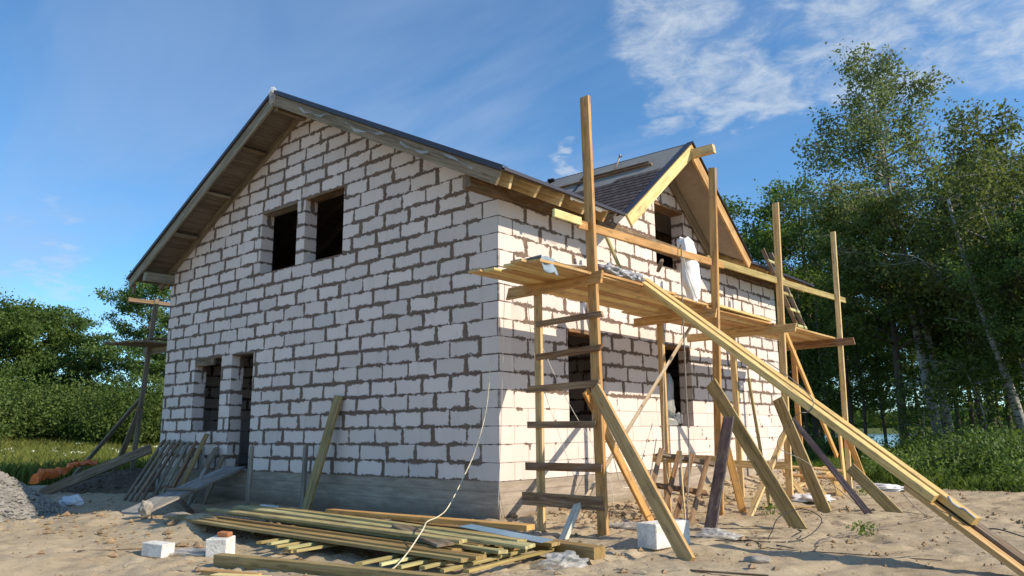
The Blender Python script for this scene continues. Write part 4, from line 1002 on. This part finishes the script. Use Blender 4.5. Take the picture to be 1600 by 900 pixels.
# ------------------------------------------------------------------ gravel, net, left rubble
def heap(name, label, cat, cx, cy, rx_, ry_, h_, mat, seed, stones, srange, smat):
    e_ = empty(name, (cx, cy, gz(cx, cy)), label, cat, None, 'stuff'); V, F = [], []; n, m_ = 46, 60; g0 = gz(cx, cy)
    def hh(r_, a): return h_*(1-r_**1.6)*(1+.35*mnoise.noise(Vector((math.cos(a)*1.5*r_, math.sin(a)*1.5*r_, seed))))
    for i in range(n+1):
        for j in range(m_):
            r_ = i/n; a = 2*math.pi*j/m_; x, y = cx+rx_*r_*math.cos(a), cy+ry_*r_*math.sin(a)
            V.append((x, y, g0-.08*(r_ > .97)+hh(r_, a)+.05*mnoise.noise(Vector((x*5, y*5, 1)))+.03*mnoise.noise(Vector((x*14, y*14, 2)))))
    for i in range(n):
        for j in range(m_): F.append((i*m_+j, (i+1)*m_+j, (i+1)*m_+(j+1) % m_, i*m_+(j+1) % m_))
    mesh('mound', V, F, mat, e_, None, None, False)
    r = random.Random(seed); parts = []
    for _ in range(stones):
        r_ = math.sqrt(r.random())*1.02; a = r.uniform(0, 6.283); s_ = r.uniform(*srange); x, y = cx+rx_*r_*math.cos(a), cy+ry_*r_*math.sin(a)
        c = Vector((x, y, g0+max(0, hh(min(r_, 1), a))+s_*.2)); pts = [c+Vector((r.uniform(-1, 1), r.uniform(-1, 1), r.uniform(-.8, .8))).normalized()*s_ for _ in range(6)]
        o6 = [c+Vector(v)*s_*r.uniform(.7, 1.1) for v in ((1, .2, 0), (-1, 0, .2), (0, 1, -.1), (.1, -1, 0), (0, .1, .8), (.1, 0, -.8))]
        parts.append(([tuple(p) for p in o6], [(0, 2, 4), (2, 1, 4), (1, 3, 4), (3, 0, 4), (2, 0, 5), (1, 2, 5), (3, 1, 5), (0, 3, 5)]))
    V, F, U = merge(parts); o = mesh('stones', V, F, smat, e_); o['kind'] = 'stuff'
M['gravel'] = plain('grey_crushed_stone', (.25, .235, .21), .92, .15, .9, 26, .35)
M['gravel_light'] = plain('light_crushed_stone', (.31, .29, .255), .92, .15, .6, 22, .3)
M['soil'] = plain('dark_soil', (.16, .125, .09), .95, .1, .9, 18, .3)
def polar(deg, dist):                       # compass bearing measured from the camera axis, metres from the camera
    a = R_(deg); h_ = f0*math.cos(a)+r0*math.sin(a); return CAM.x+h_.x*dist, CAM.y+h_.y*dist
x, y = polar(-34.6, 15.7)
heap('gravel_heap', 'heap of grey crushed stone at the left edge, half in the house shadow', 'gravel heap', x, y, 1.55, 1.5, .66, M['gravel'], 3, 3600, (.02, .055), M['gravel_light'])
x, y = polar(-25.6, 21.2)
heap('soil_heap', 'dark low heap of soil behind the orange net', 'soil heap', x, y, 2.0, 1.5, .42, M['soil'], 5, 500, (.02, .05), M['soil'])
V, F, U = merge([tube_geo(spline([Vector((*polar(-31.0+i*.42, 20.0+.3*i), .33+.05*math.sin(i*1.4)+.035*i+.03*(i % 2))) for i in range(9)], 4),   .10, 9, .04) for j in (0,)])
V = [tuple(Vector(v)+Vector((mnoise.noise(Vector(v)*4), mnoise.noise(Vector(v)*4+Vector((5, 5, 5))), mnoise.noise(Vector(v)*5)))*.12) for v in V]
tag(mesh('orange_net', V, F, M['orange_net'], None, None, U, False), 'crumpled orange barrier net lying on the soil heap', 'net')
x, y = polar(-28.9, 16.2)
bag('plastic_bag', 'white plastic bag lying in the shade by the left braces', 'bag', (x, y, gz(x, y)+.08), .22, .15, .10, .3, 33, 'white_bag', .4, 2.4)

# clods, stones and wood chips scattered on the sand
r = random.Random(77); parts = []; chips = []
cnt = 0
while cnt < 5200:
    x, y = r.uniform(-12, 9), r.uniform(-5.5, 12)
    if -10.1 < x < .02 and -.02 < y < 10.4: continue
    dens = .25
    if -7 < x < -1 and -4.3 < y < -2.4: dens = .8
    if -.1 < x < 1.3 and y > .2: dens = 1.
    if r.random() > dens or grass_amount(x, y) > .5: continue
    s_ = min(.06, .008+r.expovariate(1/.011))*(1.3 if dens > .5 else 1); c = Vector((x, y, float(height(x, y))+s_*.25))
    o6 = [c+Vector(v)*s_*r.uniform(.6, 1.1) for v in ((1, .2, 0), (-1, 0, .2), (0, 1, -.1), (.1, -1, 0), (0, .1, .75), (.1, 0, -.75))]
    parts.append(([tuple(p) for p in o6], [(0, 2, 4), (2, 1, 4), (1, 3, 4), (3, 0, 4), (2, 0, 5), (1, 2, 5), (3, 1, 5), (0, 3, 5)])); cnt += 1
V, F, U = merge(parts)
M['clod'] = plain('sandy_clod', (.34, .24, .145), .95, .1, .6, 30, .35)
tag(mesh('soil_clods', V, F, M['clod'], None, (0, -2, 0)), 'scattered clods and pebbles on the trampled sand', 'clods', None, 'stuff')
for _ in range(900):
    x, y = r.uniform(-3, 6.5), r.uniform(-5, 9)
    if x < .1 and y > -.1: continue
    a = r.uniform(0, 3.14); ln = r.uniform(.03, .16); z = float(height(x, y))+.008
    d_ = Vector((math.cos(a), math.sin(a), r.uniform(-.05, .1))); q = Vector((-d_.y, d_.x, 0))*r.uniform(.004, .012); p = Vector((x, y, z))
    chips.append(([tuple(p-q), tuple(p+q), tuple(p+q+d_*ln), tuple(p-q+d_*ln)], [(0, 1, 2, 3)]))
V, F, U = merge(chips); tag(mesh('wood_chips', V, F, M['pale'], None, (2, 0, 0), U), 'small wood chips and splinters strewn over the sand', 'wood chips', None, 'stuff')


# ------------------------------------------------------------------ vegetation
def leaf_mat(name, c0, c1, trans=.3):
    mt, t, b = newmat(name, .6, .25)
    rv = t.node('ShaderNodeAttribute', attribute_name='leafv').outputs['Fac']; rnd = t.node('ShaderNodeObjectInfo').outputs['Random']
    c = t.mix(rv, c0, c1); v = t.m('MULTIPLY_ADD', rnd, .4, .8)
    c = t.mix(1., c, t.xyz(v, v, t.mul(v, v)), 'MULTIPLY')
    t.put(b.inputs['Base Color'], c)
    tr_ = t.node('ShaderNodeBsdfTranslucent'); t.put(tr_.inputs[0], t.mix(1., c, (1.25, 1.35, .7), 'MULTIPLY'))
    mx = t.node('ShaderNodeMixShader'); mx.inputs[0].default_value = trans
    t.l.new(b.outputs[0], mx.inputs[1]); t.l.new(tr_.outputs[0], mx.inputs[2]); t.l.new(mx.outputs[0], t.n['Material Output'].inputs[0]); return mt
M['leaf_dark'] = leaf_mat('alder_leaves', (.065, .12, .03), (.15, .215, .055), .42)
M['leaf_mid'] = leaf_mat('bright_leaves', (.07, .115, .026), (.15, .19, .045), .35)
M['leaf_birch'] = leaf_mat('birch_leaves', (.095, .13, .055), (.21, .235, .10), .45)
M['leaf_shrub'] = leaf_mat('shrub_leaves', (.055, .10, .022), (.13, .19, .045), .35)
M['grass'] = leaf_mat('grass_blades', (.13, .16, .035), (.30, .31, .085), .4)
M['weed'] = leaf_mat('weed_leaves', (.07, .12, .025), (.19, .26, .06), .35)
M['flower'] = plain('white_umbels', (.7, .72, .6), .8, .1)
M['bark'] = plain('dark_bark', (.105, .085, .065), .95, .1, .8, 12, .4)
mt, t, b = newmat('birch_bark', .8, .2); M['birch_bark'] = mt
oc = t.node('ShaderNodeTexCoord').outputs['Object']
n = t.noise(t.scale(oc, (3, 3, 9)), 1.3, 4, .65); c = t.mix(t.step(n, .54, .62), (.40, .38, .35), (.07, .06, .05))
c = t.mix(t.step(t.sep(oc)[2], 2.2, .2, 0, .7), c, (.09, .08, .07)); t.put(b.inputs['Base Color'], c); t.put(b.inputs['Normal'], t.bump(n, .5, .02))

def rot_frames(n_, r):
    d_ = r.normal(size=(n_, 3)); d_ /= np.linalg.norm(d_, axis=1)[:, None]
    e_ = r.normal(size=(n_, 3)); e_ -= d_*(e_*d_).sum(1)[:, None]; e_ /= np.linalg.norm(e_, axis=1)[:, None]
    return d_, e_
def leaves(P_, size, r, droop=0., asp=.55):
    n_ = len(P_); a, b_ = rot_frames(n_, r)
    if droop: a[:, 2] -= droop; a /= np.linalg.norm(a, axis=1)[:, None]; b_ -= a*(b_*a).sum(1)[:, None]; b_ /= np.linalg.norm(b_, axis=1)[:, None]
    s_ = size*r.uniform(.6, 1.35, n_)[:, None]; c = np.cross(a, b_)*s_*.12
    V = np.stack([P_-a*s_*.5, P_+b_*s_*asp*.5+c, P_+a*s_*.5, P_-b_*s_*asp*.5+c], 1).reshape(-1, 3)
    return V
def bulk(name, V, nper, mat, vals, parent=None, base=(0, 0, 0)):
    V = np.asarray(V, np.float32); nf = len(V)//nper; me = bpy.data.meshes.new(name)
    pw = Vector((0, 0, 0)); root = parent
    while root is not None: pw += root.location; root = root.parent
    b_ = np.array(tuple(pw) if parent is not None else base, np.float32)
    me.vertices.add(len(V)); me.vertices.foreach_set('co', (V-b_).ravel())
    me.loops.add(len(V)); me.loops.foreach_set('vertex_index', np.arange(len(V), dtype=np.int32))
    me.polygons.add(nf); me.polygons.foreach_set('loop_start', np.arange(0, len(V), nper, dtype=np.int32)); me.update(calc_edges=True)
    at = me.attributes.new('leafv', 'FLOAT', 'POINT'); at.data.foreach_set('value', np.repeat(vals, nper).astype(np.float32))
    me.materials.append(mat); o = link(bpy.data.objects.new(name, me)); o.parent = parent
    o.location = (0, 0, 0) if parent is not None else base
    return o
def tree(name, label, cat, loc, H, R0, leafmat, barkmat, seed, cb=.25, nl=16000, ls_=.15, trunk_r=.16, lean_=(0, 0), droop=0., style='round', group=None, forks=1):
    r = np.random.default_rng(seed); e_ = empty(name, loc, label, cat, group); base = np.array(loc, float)
    tubes = []; C = []
    def trunkp(s_, k_=0):
        wob = np.array([math.sin(s_*4+seed+k_*2)*.12+.25*k_*s_, math.cos(s_*3.3+seed*2+k_)*.12+.2*k_*s_, 0])*H*.06
        return base+np.array([lean_[0]*s_, lean_[1]*s_, H*s_*.97-.2])+wob*s_
    for k_ in range(forks):
        pts = [trunkp(s_, k_*(1 if k_ % 2 else -1)) for s_ in np.linspace(0, 1, 12)]
        tubes.append(tube_geo([tuple(p) for p in pts], trunk_r*(1-.2*k_), 9, .02))
    nb = int(26+H*1.6)
    for i in range(nb):
        s_ = cb+(1-cb)*(i+.5*r.random())/nb; p0 = trunkp(s_, (i % forks)*(1 if (i % forks) % 2 else -1)); q = (s_-cb)/(1-cb)
        if style == 'birch': prof = (.55+2.0*q if q < .28 else 1.1*(1-(q-.28)/.72)**.8+.10)
        elif style == 'tall': prof = (.6+.9*q if q < .3 else (1-((q-.3)/.7)**1.9)*.9+.12)
        else: prof = math.sqrt(max(.03, 1-(2*q-.78)**2/1.5))*(1 if q < .85 else .75)
        ln = R0*prof*r.uniform(.62, 1.18); a = i*2.4+r.uniform(-.5, .5); rise = r.uniform(.15, .75) if style != 'birch' else r.uniform(.25, .9)
        d_ = np.array([math.cos(a), math.sin(a), rise]); pts = []
        for j in range(6):
            u_ = j/5; pts.append(p0+d_*ln*u_+np.array([0, 0, -droop*.3*ln*u_*u_])+r.normal(0, .035*ln, 3)*u_)
        tubes.append(tube_geo([tuple(p) for p in pts], max(.012, trunk_r*.30*(1-q*.7)), 5, .008))
        for j in range(5 if ln > .8 else 3):
            u_ = r.uniform(.35, 1.03); c0 = p0+d_*ln*u_+np.array([0, 0, -droop*.3*ln*u_*u_]); sd_ = r.normal(size=3)*np.array([1, 1, .45]); sd_ /= np.linalg.norm(sd_); l2 = ln*r.uniform(.15, .42)+.15
            c1 = c0+sd_*l2+np.array([0, 0, -droop*.25]); C.append((c0, c1))
            tubes.append(tube_geo([tuple(c0), tuple((c0+c1)/2+r.normal(0, .05, 3)), tuple(c1)], .012, 3, .005))
    C0 = np.array([c[0] for c in C]); C1 = np.array([c[1] for c in C]); wgt = r.uniform(.4, 1.5, len(C))*(np.linalg.norm(C1-C0, axis=1)+.05); wgt /= wgt.sum()
    idx = r.choice(len(C), nl, p=wgt); u_ = r.uniform(.0, 1.1, nl)[:, None]; P_ = C0[idx]*(1-u_)+C1[idx]*u_
    sig = R0*.055+.05; off = r.normal(0, 1, (nl, 3))*sig*np.array([1, 1, .7])
    if droop: off[:, 2] -= np.abs(r.normal(0, 1, nl))*droop*.55; off[:, :2] *= .75
    P_ = P_+off; P_ = P_[P_[:, 2] > base[2]+.3]
    clv = r.random(len(C))[idx[:len(P_)]]*.55+r.random(len(P_))*.45
    V, F, U = merge(tubes); mesh('trunk', V, F, barkmat, e_, None, None, True)
    bulk('crown', leaves(P_, ls_, r, droop*.7), 4, leafmat, clv, e_)
    return e_
def copy_thing(o, loc, rz, s_, label, group=None, sz=None):
    c = o.copy(); col.objects.link(c); c.location = loc; c.rotation_euler = (0, 0, rz); c.scale = (s_, s_, sz or s_); c['label'] = label
    if group: c['group'] = group
    for ch in list(o.children):
        q = ch.copy(); col.objects.link(q); q.parent = c
    return c
def P3(deg, dist, dz=0): x, y = polar(deg, dist); return (x, y, gz(x, y)+dz)

# the big birch and its neighbours on the right
rl = np.array([r0.x, r0.y])
tree('birch_tree', 'tallest birch with airy drooping crown and pale leaning trunk', 'tree', P3(28.4, 34), 17.2, 3.7, M['leaf_birch'], M['birch_bark'], 4, .36, 21000, .155, .20, tuple(-rl*1.6), .75, 'birch')
tree('birch_tree', 'birch at the right picture edge with pale leaning trunk and loose crown', 'tree', P3(33.8, 31), 12.6, 3.6, M['leaf_birch'], M['birch_bark'], 9, .30, 19000, .15, .2, tuple(-rl*.9), .6, 'birch')
a1_ = tree('alder_tree', 'dense round alder rising right behind the far end of the scaffold', 'tree', P3(21.0, 42), 13.9, 4.9, M['leaf_dark'], M['bark'], 12, .14, 36000, .19, .2)
tree('alder_tree', 'dark alder with black trunk standing before the lake, left of the tall birch', 'tree', P3(26.3, 33), 10.5, 2.7, M['leaf_mid'], M['bark'], 14, .42, 15000, .15, .2)
a2_ = tree('alder_tree', 'bushy alder over the far end of the house wall', 'tree', P3(17.0, 45), 12.3, 4.4, M['leaf_dark'], M['bark'], 15, .12, 28000, .19, .18)
a3_ = tree('tall_tree', 'slim dark tree just right of the tall birch', 'tree', P3(31.3, 38), 13.2, 3.2, M['leaf_dark'], M['bark'], 17, .26, 20000, .16, .18, (0, 0), 0, 'tall')
WG = 'trees of the wood on the right'
protos = [a1_, a2_, a3_]
hi1 = tree('tall_tree', 'straight dark tree behind the lake gap, right of the far scaffold post', 'tree', P3(23.2, 47), 13.2, 3.4, M['leaf_dark'], M['bark'], 19, .42, 18000, .17, .17, (0, 0), 0, 'tall')
GL1 = 'dark tree in the depth of the wood on the right'
rr = random.Random(8)
spots = [(14.2, 52, .95), (18.6, 54, 1.0), (22.0, 50, .98), (25.2, 62, 1.0), (27.2, 50, 1.0), (28.6, 52, 1.0), (30.2, 44, .95), (32.6, 47, 1.05), (33.6, 39, .98), (35.4, 41, 1.1), (36.6, 34, 1.0), (38.5, 38, 1.1), (21.3, 45, .9), (29.4, 35.5, .78), (34.6, 29.5, .72), (20.2, 60, .95), (31.6, 60, 1.05), (35, 56, 1.1), (12.0, 60, .9), (39.5, 48, 1.1), (32.2, 33.5, .8), (37.2, 28.5, .8)]
for i, (dg, ds_, s_) in enumerate(spots):
    copy_thing((hi1, a3_)[i % 2] if dg > 21 else protos[i % 3], P3(dg, ds_, -.1), rr.uniform(0, 6.28), s_*rr.uniform(.72, .98)*(.86 if 26 < dg < 34 else 1.), GL1, WG)
# slender bare trunks at the edge of the wood
def pole_tree(label, dg, ds_, H, r_, mat, ln, seed, group=None, leafy=1400):
    r = np.random.default_rng(seed); loc = P3(dg, ds_, -.1); e_ = empty('slender_tree', loc, label, 'tree', group); b_ = np.array(loc)
    pts = [tuple(b_+np.array([-rl[0]*ln*s_+.1*math.sin(s_*5+seed), -rl[1]*ln*s_+.08*math.cos(s_*4+seed), H*s_])) for s_ in np.linspace(0, 1, 9)]
    tubes = [tube_geo(pts, r_, 8, r_*.3)]; P_ = []
    for i in range(14):
        s_ = r.uniform(.42, 1.); p = np.array(pts[int(s_*8)]); a = r.uniform(0, 6.28); l_ = r.uniform(.5, 1.5); q = p+np.array([math.cos(a)*l_, math.sin(a)*l_, r.uniform(-.1, .6)])
        tubes.append(tube_geo([tuple(p), tuple((p+q)/2+np.array([0, 0, .08])), tuple(q)], .018, 4, .006)); P_.append(p*.3+q*.7+r.normal(0, .32, (leafy//14, 3)))
    V, F, U = merge(tubes); mesh('trunk', V, F, mat, e_, None, None, True)
    P_ = np.concatenate(P_); bulk('crown', leaves(P_, .14, r), 4, M['leaf_mid'], r.random(len(P_)), e_); return e_
for i, (lab, dg, ds_, H, r_, mt_, ln) in enumerate([
    ('thick pale birch trunk leaning left beside the tall birch', 29.0, 34.3, 9.5, .19, 'birch_bark', 1.2),
    ('pale leaning trunk near the right edge, left of the dark pair', 33.0, 30.5, 9.0, .17, 'birch_bark', 1.6),
    ('dark thick trunk close to the right edge of the wood', 33.9, 30.8, 9.0, .22, 'bark', .1),
    ('dark straight trunk between the two pale birches', 30.9, 33.5, 8.5, .15, 'bark', .3),
    ('thin whitish sapling right of the dark trunk before the lake', 27.6, 31.5, 3.2, .035, 'birch_bark', .1),
    ('thin pale sapling leaning among the shrubs', 31.4, 30.5, 3.6, .04, 'birch_bark', .9),
    ('dark thin trunk standing in front of the lake gap', 24.0, 37, 7.5, .08, 'bark', .2),
    ('second dark thin trunk left of the lake gap', 23.0, 36, 7.0, .09, 'bark', -.2),
    ('slim dark trunk just beyond the last scaffold post', 22.0, 38, 7.5, .08, 'bark', .3),
    ('slim dark trunk behind the lower end of the yellow beams', 25.2, 38.5, 8.0, .07, 'bark', 0.),
    ('slim dark trunk seen between the last two scaffold frames', 20.6, 39, 8.0, .09, 'bark', .2)]):
    pole_tree(lab, dg, ds_, H, r_, M[mt_], ln, 50+i)

# left side trees
l1 = tree('pine_like_tree', 'broad dark tree with layered crown at the left picture edge', 'tree', P3(-32.4, 66), 9.6, 4.4, M['leaf_dark'], M['bark'], 31, .18, 24000, .22, .2, style='tall')
l2 = tree('broad_tree', 'loose small tree standing between the left group and the scaffold', 'tree', P3(-28.6, 64), 7.3, 2.4, M['leaf_dark'], M['bark'], 33, .2, 9000, .2, .12)
l3 = tree('broad_tree', 'tall tree right behind the left scaffold', 'tree', P3(-25.2, 58), 11.3, 3.6, M['leaf_dark'], M['bark'], 35, .15, 22000, .2, .2)
copy_thing(l1, P3(-35.5, 60, -.1), 1.0, 1.0, 'dark tree just outside the left edge of the wood'); copy_thing(l3, P3(-30.6, 70, -.1), 2.2, .92, 'dark rounded tree behind the layered tree on the left')
copy_thing(l3, P3(-22.5, 62, -.1), 4.0, .9, 'tree mostly hidden by the left wall of the house'); copy_thing(l1, P3(-40, 64, -.1), 3.1, 1.05, 'tree beyond the left picture edge')
copy_thing(l1, P3(-33.8, 62, -.1), 5.1, .93, 'dark bushy tree in the left group, nearest the edge')
def shrub(name, label, loc, R0, H, mat, seed, n=9000, ls_=.14, group=None):
    r = np.random.default_rng(seed); e_ = empty(name, loc, label, 'shrub', group); b_ = np.array(loc); tubes, P_ = [], []
    for i in range(26):
        a = r.uniform(0, 6.28); q = math.sqrt(r.random()); top = b_+np.array([math.cos(a)*R0*q, math.sin(a)*R0*q, H*(1-.55*q*q)*r.uniform(.6, 1.1)])
        mid = (b_+top)/2+r.normal(0, .1, 3); tubes.append(tube_geo([tuple(b_+np.array([math.cos(a), math.sin(a), 0])*.12*R0), tuple(mid), tuple(top)], .02, 4, .006))
        m_ = n//26; s_ = r.uniform(.25, 1.05, (m_, 1)); P_.append(b_*(1-s_)+top*s_+r.normal(0, 1, (m_, 3))*np.array([.16*R0, .16*R0, .10*H])*(.4+s_))
    V, F, U = merge(tubes); mesh('stems', V, F, M['bark'], e_)
    P_ = np.concatenate(P_); P_ = P_[P_[:, 2] > b_[2]+.02]; bulk('foliage', leaves(P_, ls_, r), 4, mat, r.random(len(P_)), e_); return e_
s1 = shrub('shrub', 'light green shrub at the edge of the left meadow, nearest the house', P3(-25.8, 46), 2.8, 3.3, M['leaf_shrub'], 61, 15000, .17)
s2 = shrub('shrub', 'broad mid green shrub in the left meadow hedge', P3(-29.8, 50), 3.2, 2.9, M['leaf_mid'], 62, 16000, .18)
rr = random.Random(4)
for i, (dg, ds_, s_) in enumerate([(-27.6, 50, .92), (-24.0, 48, 1.), (-31.6, 48, 1.05), (-33.4, 50, 1.1), (-35.8, 49, 1.1), (-38.5, 50, 1.1), (-28.6, 56, 1.05), (-26.6, 56, 1.05), (-22.2, 50, 1.05), (-30.8, 56, 1.05), (-33., 58, 1.1), (-41.5, 50, 1.1)]):
    copy_thing((s1, s2)[i % 2], P3(dg, ds_+rr.uniform(-3, 3), -.1), rr.uniform(0, 6.28), s_*rr.uniform(.72, 1.15), 'green shrub in the hedge along the far side of the left meadow', 'shrubs of the meadow hedge')
# right shrubs
s3 = shrub('shrub', 'bright leafy shrub at the wood edge, right of the long beams', P3(30.6, 21), 1.3, 1.15, M['leaf_shrub'], 71, 8000, .09)
s4 = shrub('shrub', 'dark low bush in the middle of the weeds on the right', P3(32.2, 22), 1.0, .95, M['leaf_mid'], 72, 6000, .08)
GR = 'low shrubs along the wood edge on the right'
for i, (dg, ds_, s_, lab) in enumerate([(27.6, 25, .9, 'low shrub left of the tall birch trunk'), (33.8, 22, 1.05, 'leafy shrub at the right picture edge'), (29.2, 26, 1.1, 'leafy shrub at the foot of the tall birch'), (35.6, 23, 1.2, 'shrub beyond the right picture edge'), (31.6, 27, 1.2, 'shrub before the trunks near the right edge'), (26.6, 31, .5, 'low bush before the lake gap'), (22.4, 30, 1., 'low bush behind the last scaffold post')]):
    copy_thing((s3, s4)[i % 2], P3(dg, ds_, -.05), rr.uniform(0, 6.28), s_, lab, GR)
for i in range(26):
    dg = 16+i*1.25+rr.uniform(-.5, .5); ds_ = rr.uniform(39, 50)
    if 23.3 < dg < 27.2: continue
    copy_thing((s1, s2)[i % 2], P3(dg, ds_, -.1), rr.uniform(0, 6.28), rr.uniform(.26, .45), 'dark undergrowth bush beneath the trees of the right wood', 'undergrowth bushes of the right wood')

# grass and weeds
def blades(name, label, pts, hrange, wd, mat, seed, lean_=.35):
    r = np.random.default_rng(seed); n_ = len(pts); z = height(pts[:, 0], pts[:, 1], False); B = np.stack([pts[:, 0], pts[:, 1], z-.02], 1)
    a = r.uniform(0, 6.283, n_); h_ = r.uniform(*hrange, n_); s_ = np.stack([np.cos(a), np.sin(a), np.zeros(n_)], 1)*(wd*r.uniform(.6, 1.4, n_))[:, None]
    l_ = r.normal(0, lean_, (n_, 2))*h_[:, None]; T = B+np.stack([l_[:, 0], l_[:, 1], h_], 1); Mi = B+np.stack([l_[:, 0]*.3, l_[:, 1]*.3, h_*.6], 1)
    V = np.stack([B-s_, B+s_, Mi+s_*.7, T, Mi-s_*.7], 1).reshape(-1, 3)
    o = bulk(name, V, 5, mat, r.random(n_), None, (float(pts[:, 0].mean()), float(pts[:, 1].mean()), 0)); tag(o, label, 'grass', None, 'stuff'); return o
def sector(n_, d0, d1, r_0, r_1, seed, thr=.5, p=.8):
    r = np.random.default_rng(seed); dg = np.radians(r.uniform(d0, d1, n_)); ds_ = r_0*(r_1/r_0)**(r.random(n_)**p)
    x = CAM.x+(f0.x*np.cos(dg)+r0.x*np.sin(dg))*ds_; y = CAM.y+(f0.y*np.cos(dg)+r0.y*np.sin(dg))*ds_
    kx = (grass_amount(x, y) > thr) & ~((x > -10.3) & (x < .3) & (y > -.3) & (y < 10.6)); return np.stack([x, y], 1)[kx]
blades('meadow_grass', 'tall sunlit meadow grass left of the house', sector(90000, -46, -22, 20, 62, 91), (.30, .70), .022, M['grass'], 92)
blades('meadow_grass', 'rough grass along the sandy ground at the foot of the wood', sector(80000, 18, 46, 17.5, 42, 93), (.12, .38), .014, M['weed'], 94, .45)
blades('weeds', 'low scattered weeds creeping onto the sand by the wood', sector(9000, 20, 46, 16.5, 21, 95, .12), (.05, .16), .012, M['weed'], 96, .6)
# leafy weeds with umbels
r = np.random.default_rng(97); pts = sector(1500, 24, 40, 18.5, 27, 98, .8); P_, Fl = [], []
for x, y in pts:
    h_ = r.uniform(.3, .8); z = gz(x, y); n_ = 12; s_ = r.random((n_, 1)); P_.append(np.array([x, y, z])+np.concatenate([r.normal(0, .12, (n_, 2)), s_*h_], 1))
P_ = np.concatenate(P_); tag(bulk('weeds', leaves(P_, .10, r), 4, M['weed'], r.random(len(P_)), None, (float(pts[:, 0].mean()), float(pts[:, 1].mean()), 0)), 'dense leafy nettles and weeds before the wood', 'weeds', None, 'stuff')
for (seed, d0, d1, ra, rb, nn, lab) in [(99, 29.2, 34.5, 22.5, 25.5, 70, 'white flowering umbels in the weeds on the right'), (100, -36, -24, 24, 42, 26, 'white flower heads dotted over the left meadow')]:
    pts = sector(nn, d0, d1, ra, rb, seed, .6); F_ = []
    for x, y in pts:
        z = gz(x, y)+r.uniform(.45, .8); F_.append(np.array([x, y, z])+np.concatenate([r.normal(0, .06, (10, 2)), r.normal(0, .02, (10, 1))], 1))
    F_ = np.concatenate(F_); o = bulk('white_flowers', leaves(F_, .045, r, 0, .9), 4, M['flower'], r.random(len(F_)), None, (float(pts[:, 0].mean()), float(pts[:, 1].mean()), 0)); tag(o, lab, 'flowers', None, 'stuff')
# small tufts on the sand
for (x, y, lab) in [(2.5, 3.2, 'small green tuft at the foot of the brace in the second bay'), (2.5, 7.6, 'green tuft under the far scaffold brace'), (4.3, 1.6, 'dry tuft on the sand right of the olive plank')]:
    q = np.random.default_rng(int(x*10)); n_ = 90; B = np.stack([np.full(n_, x), np.full(n_, y), np.full(n_, gz(x, y))], 1)+np.concatenate([q.normal(0, .07, (n_, 2)), q.uniform(.01, .16, (n_, 1))], 1)
    tag(bulk('weed_tuft', leaves(B, .05, q), 4, M['weed'], q.random(n_), None, (x, y, gz(x, y))), lab, 'plant', None, 'stuff')
# far wood across the lake and behind the meadow, and distant ridge
def far_wood(name, label, d0, d1, dist, h_, n_, seed, ls_):
    r = np.random.default_rng(seed); dg = r.uniform(d0, d1, n_); ds_ = dist+r.uniform(-20, 40, n_)*dist/300
    crown = np.interp(dg, np.linspace(d0, d1, 60), r.uniform(.55, 1., 60)); x = CAM.x+(f0.x*np.cos(np.radians(dg))+r0.x*np.sin(np.radians(dg)))*ds_; y = CAM.y+(f0.y*np.cos(np.radians(dg))+r0.y*np.sin(np.radians(dg)))*ds_
    z = np.maximum(height(x, y, False), -1.5)+r.random(n_)**.8*h_*crown
    tag(bulk(name, leaves(np.stack([x, y, z], 1), ls_, r), 4, M['leaf_dark'], r.random(n_), None, (float(x.mean()), float(y.mean()), 0)), label, 'wood', None, 'stuff')
far_wood('far_wood', 'distant wood on the far shore of the lake', -2, 52, 700, 17, 26000, 111, 5.)
far_wood('far_wood', 'distant wood behind the left meadow', -60, -10, 150, 8, 26000, 112, 1.1)
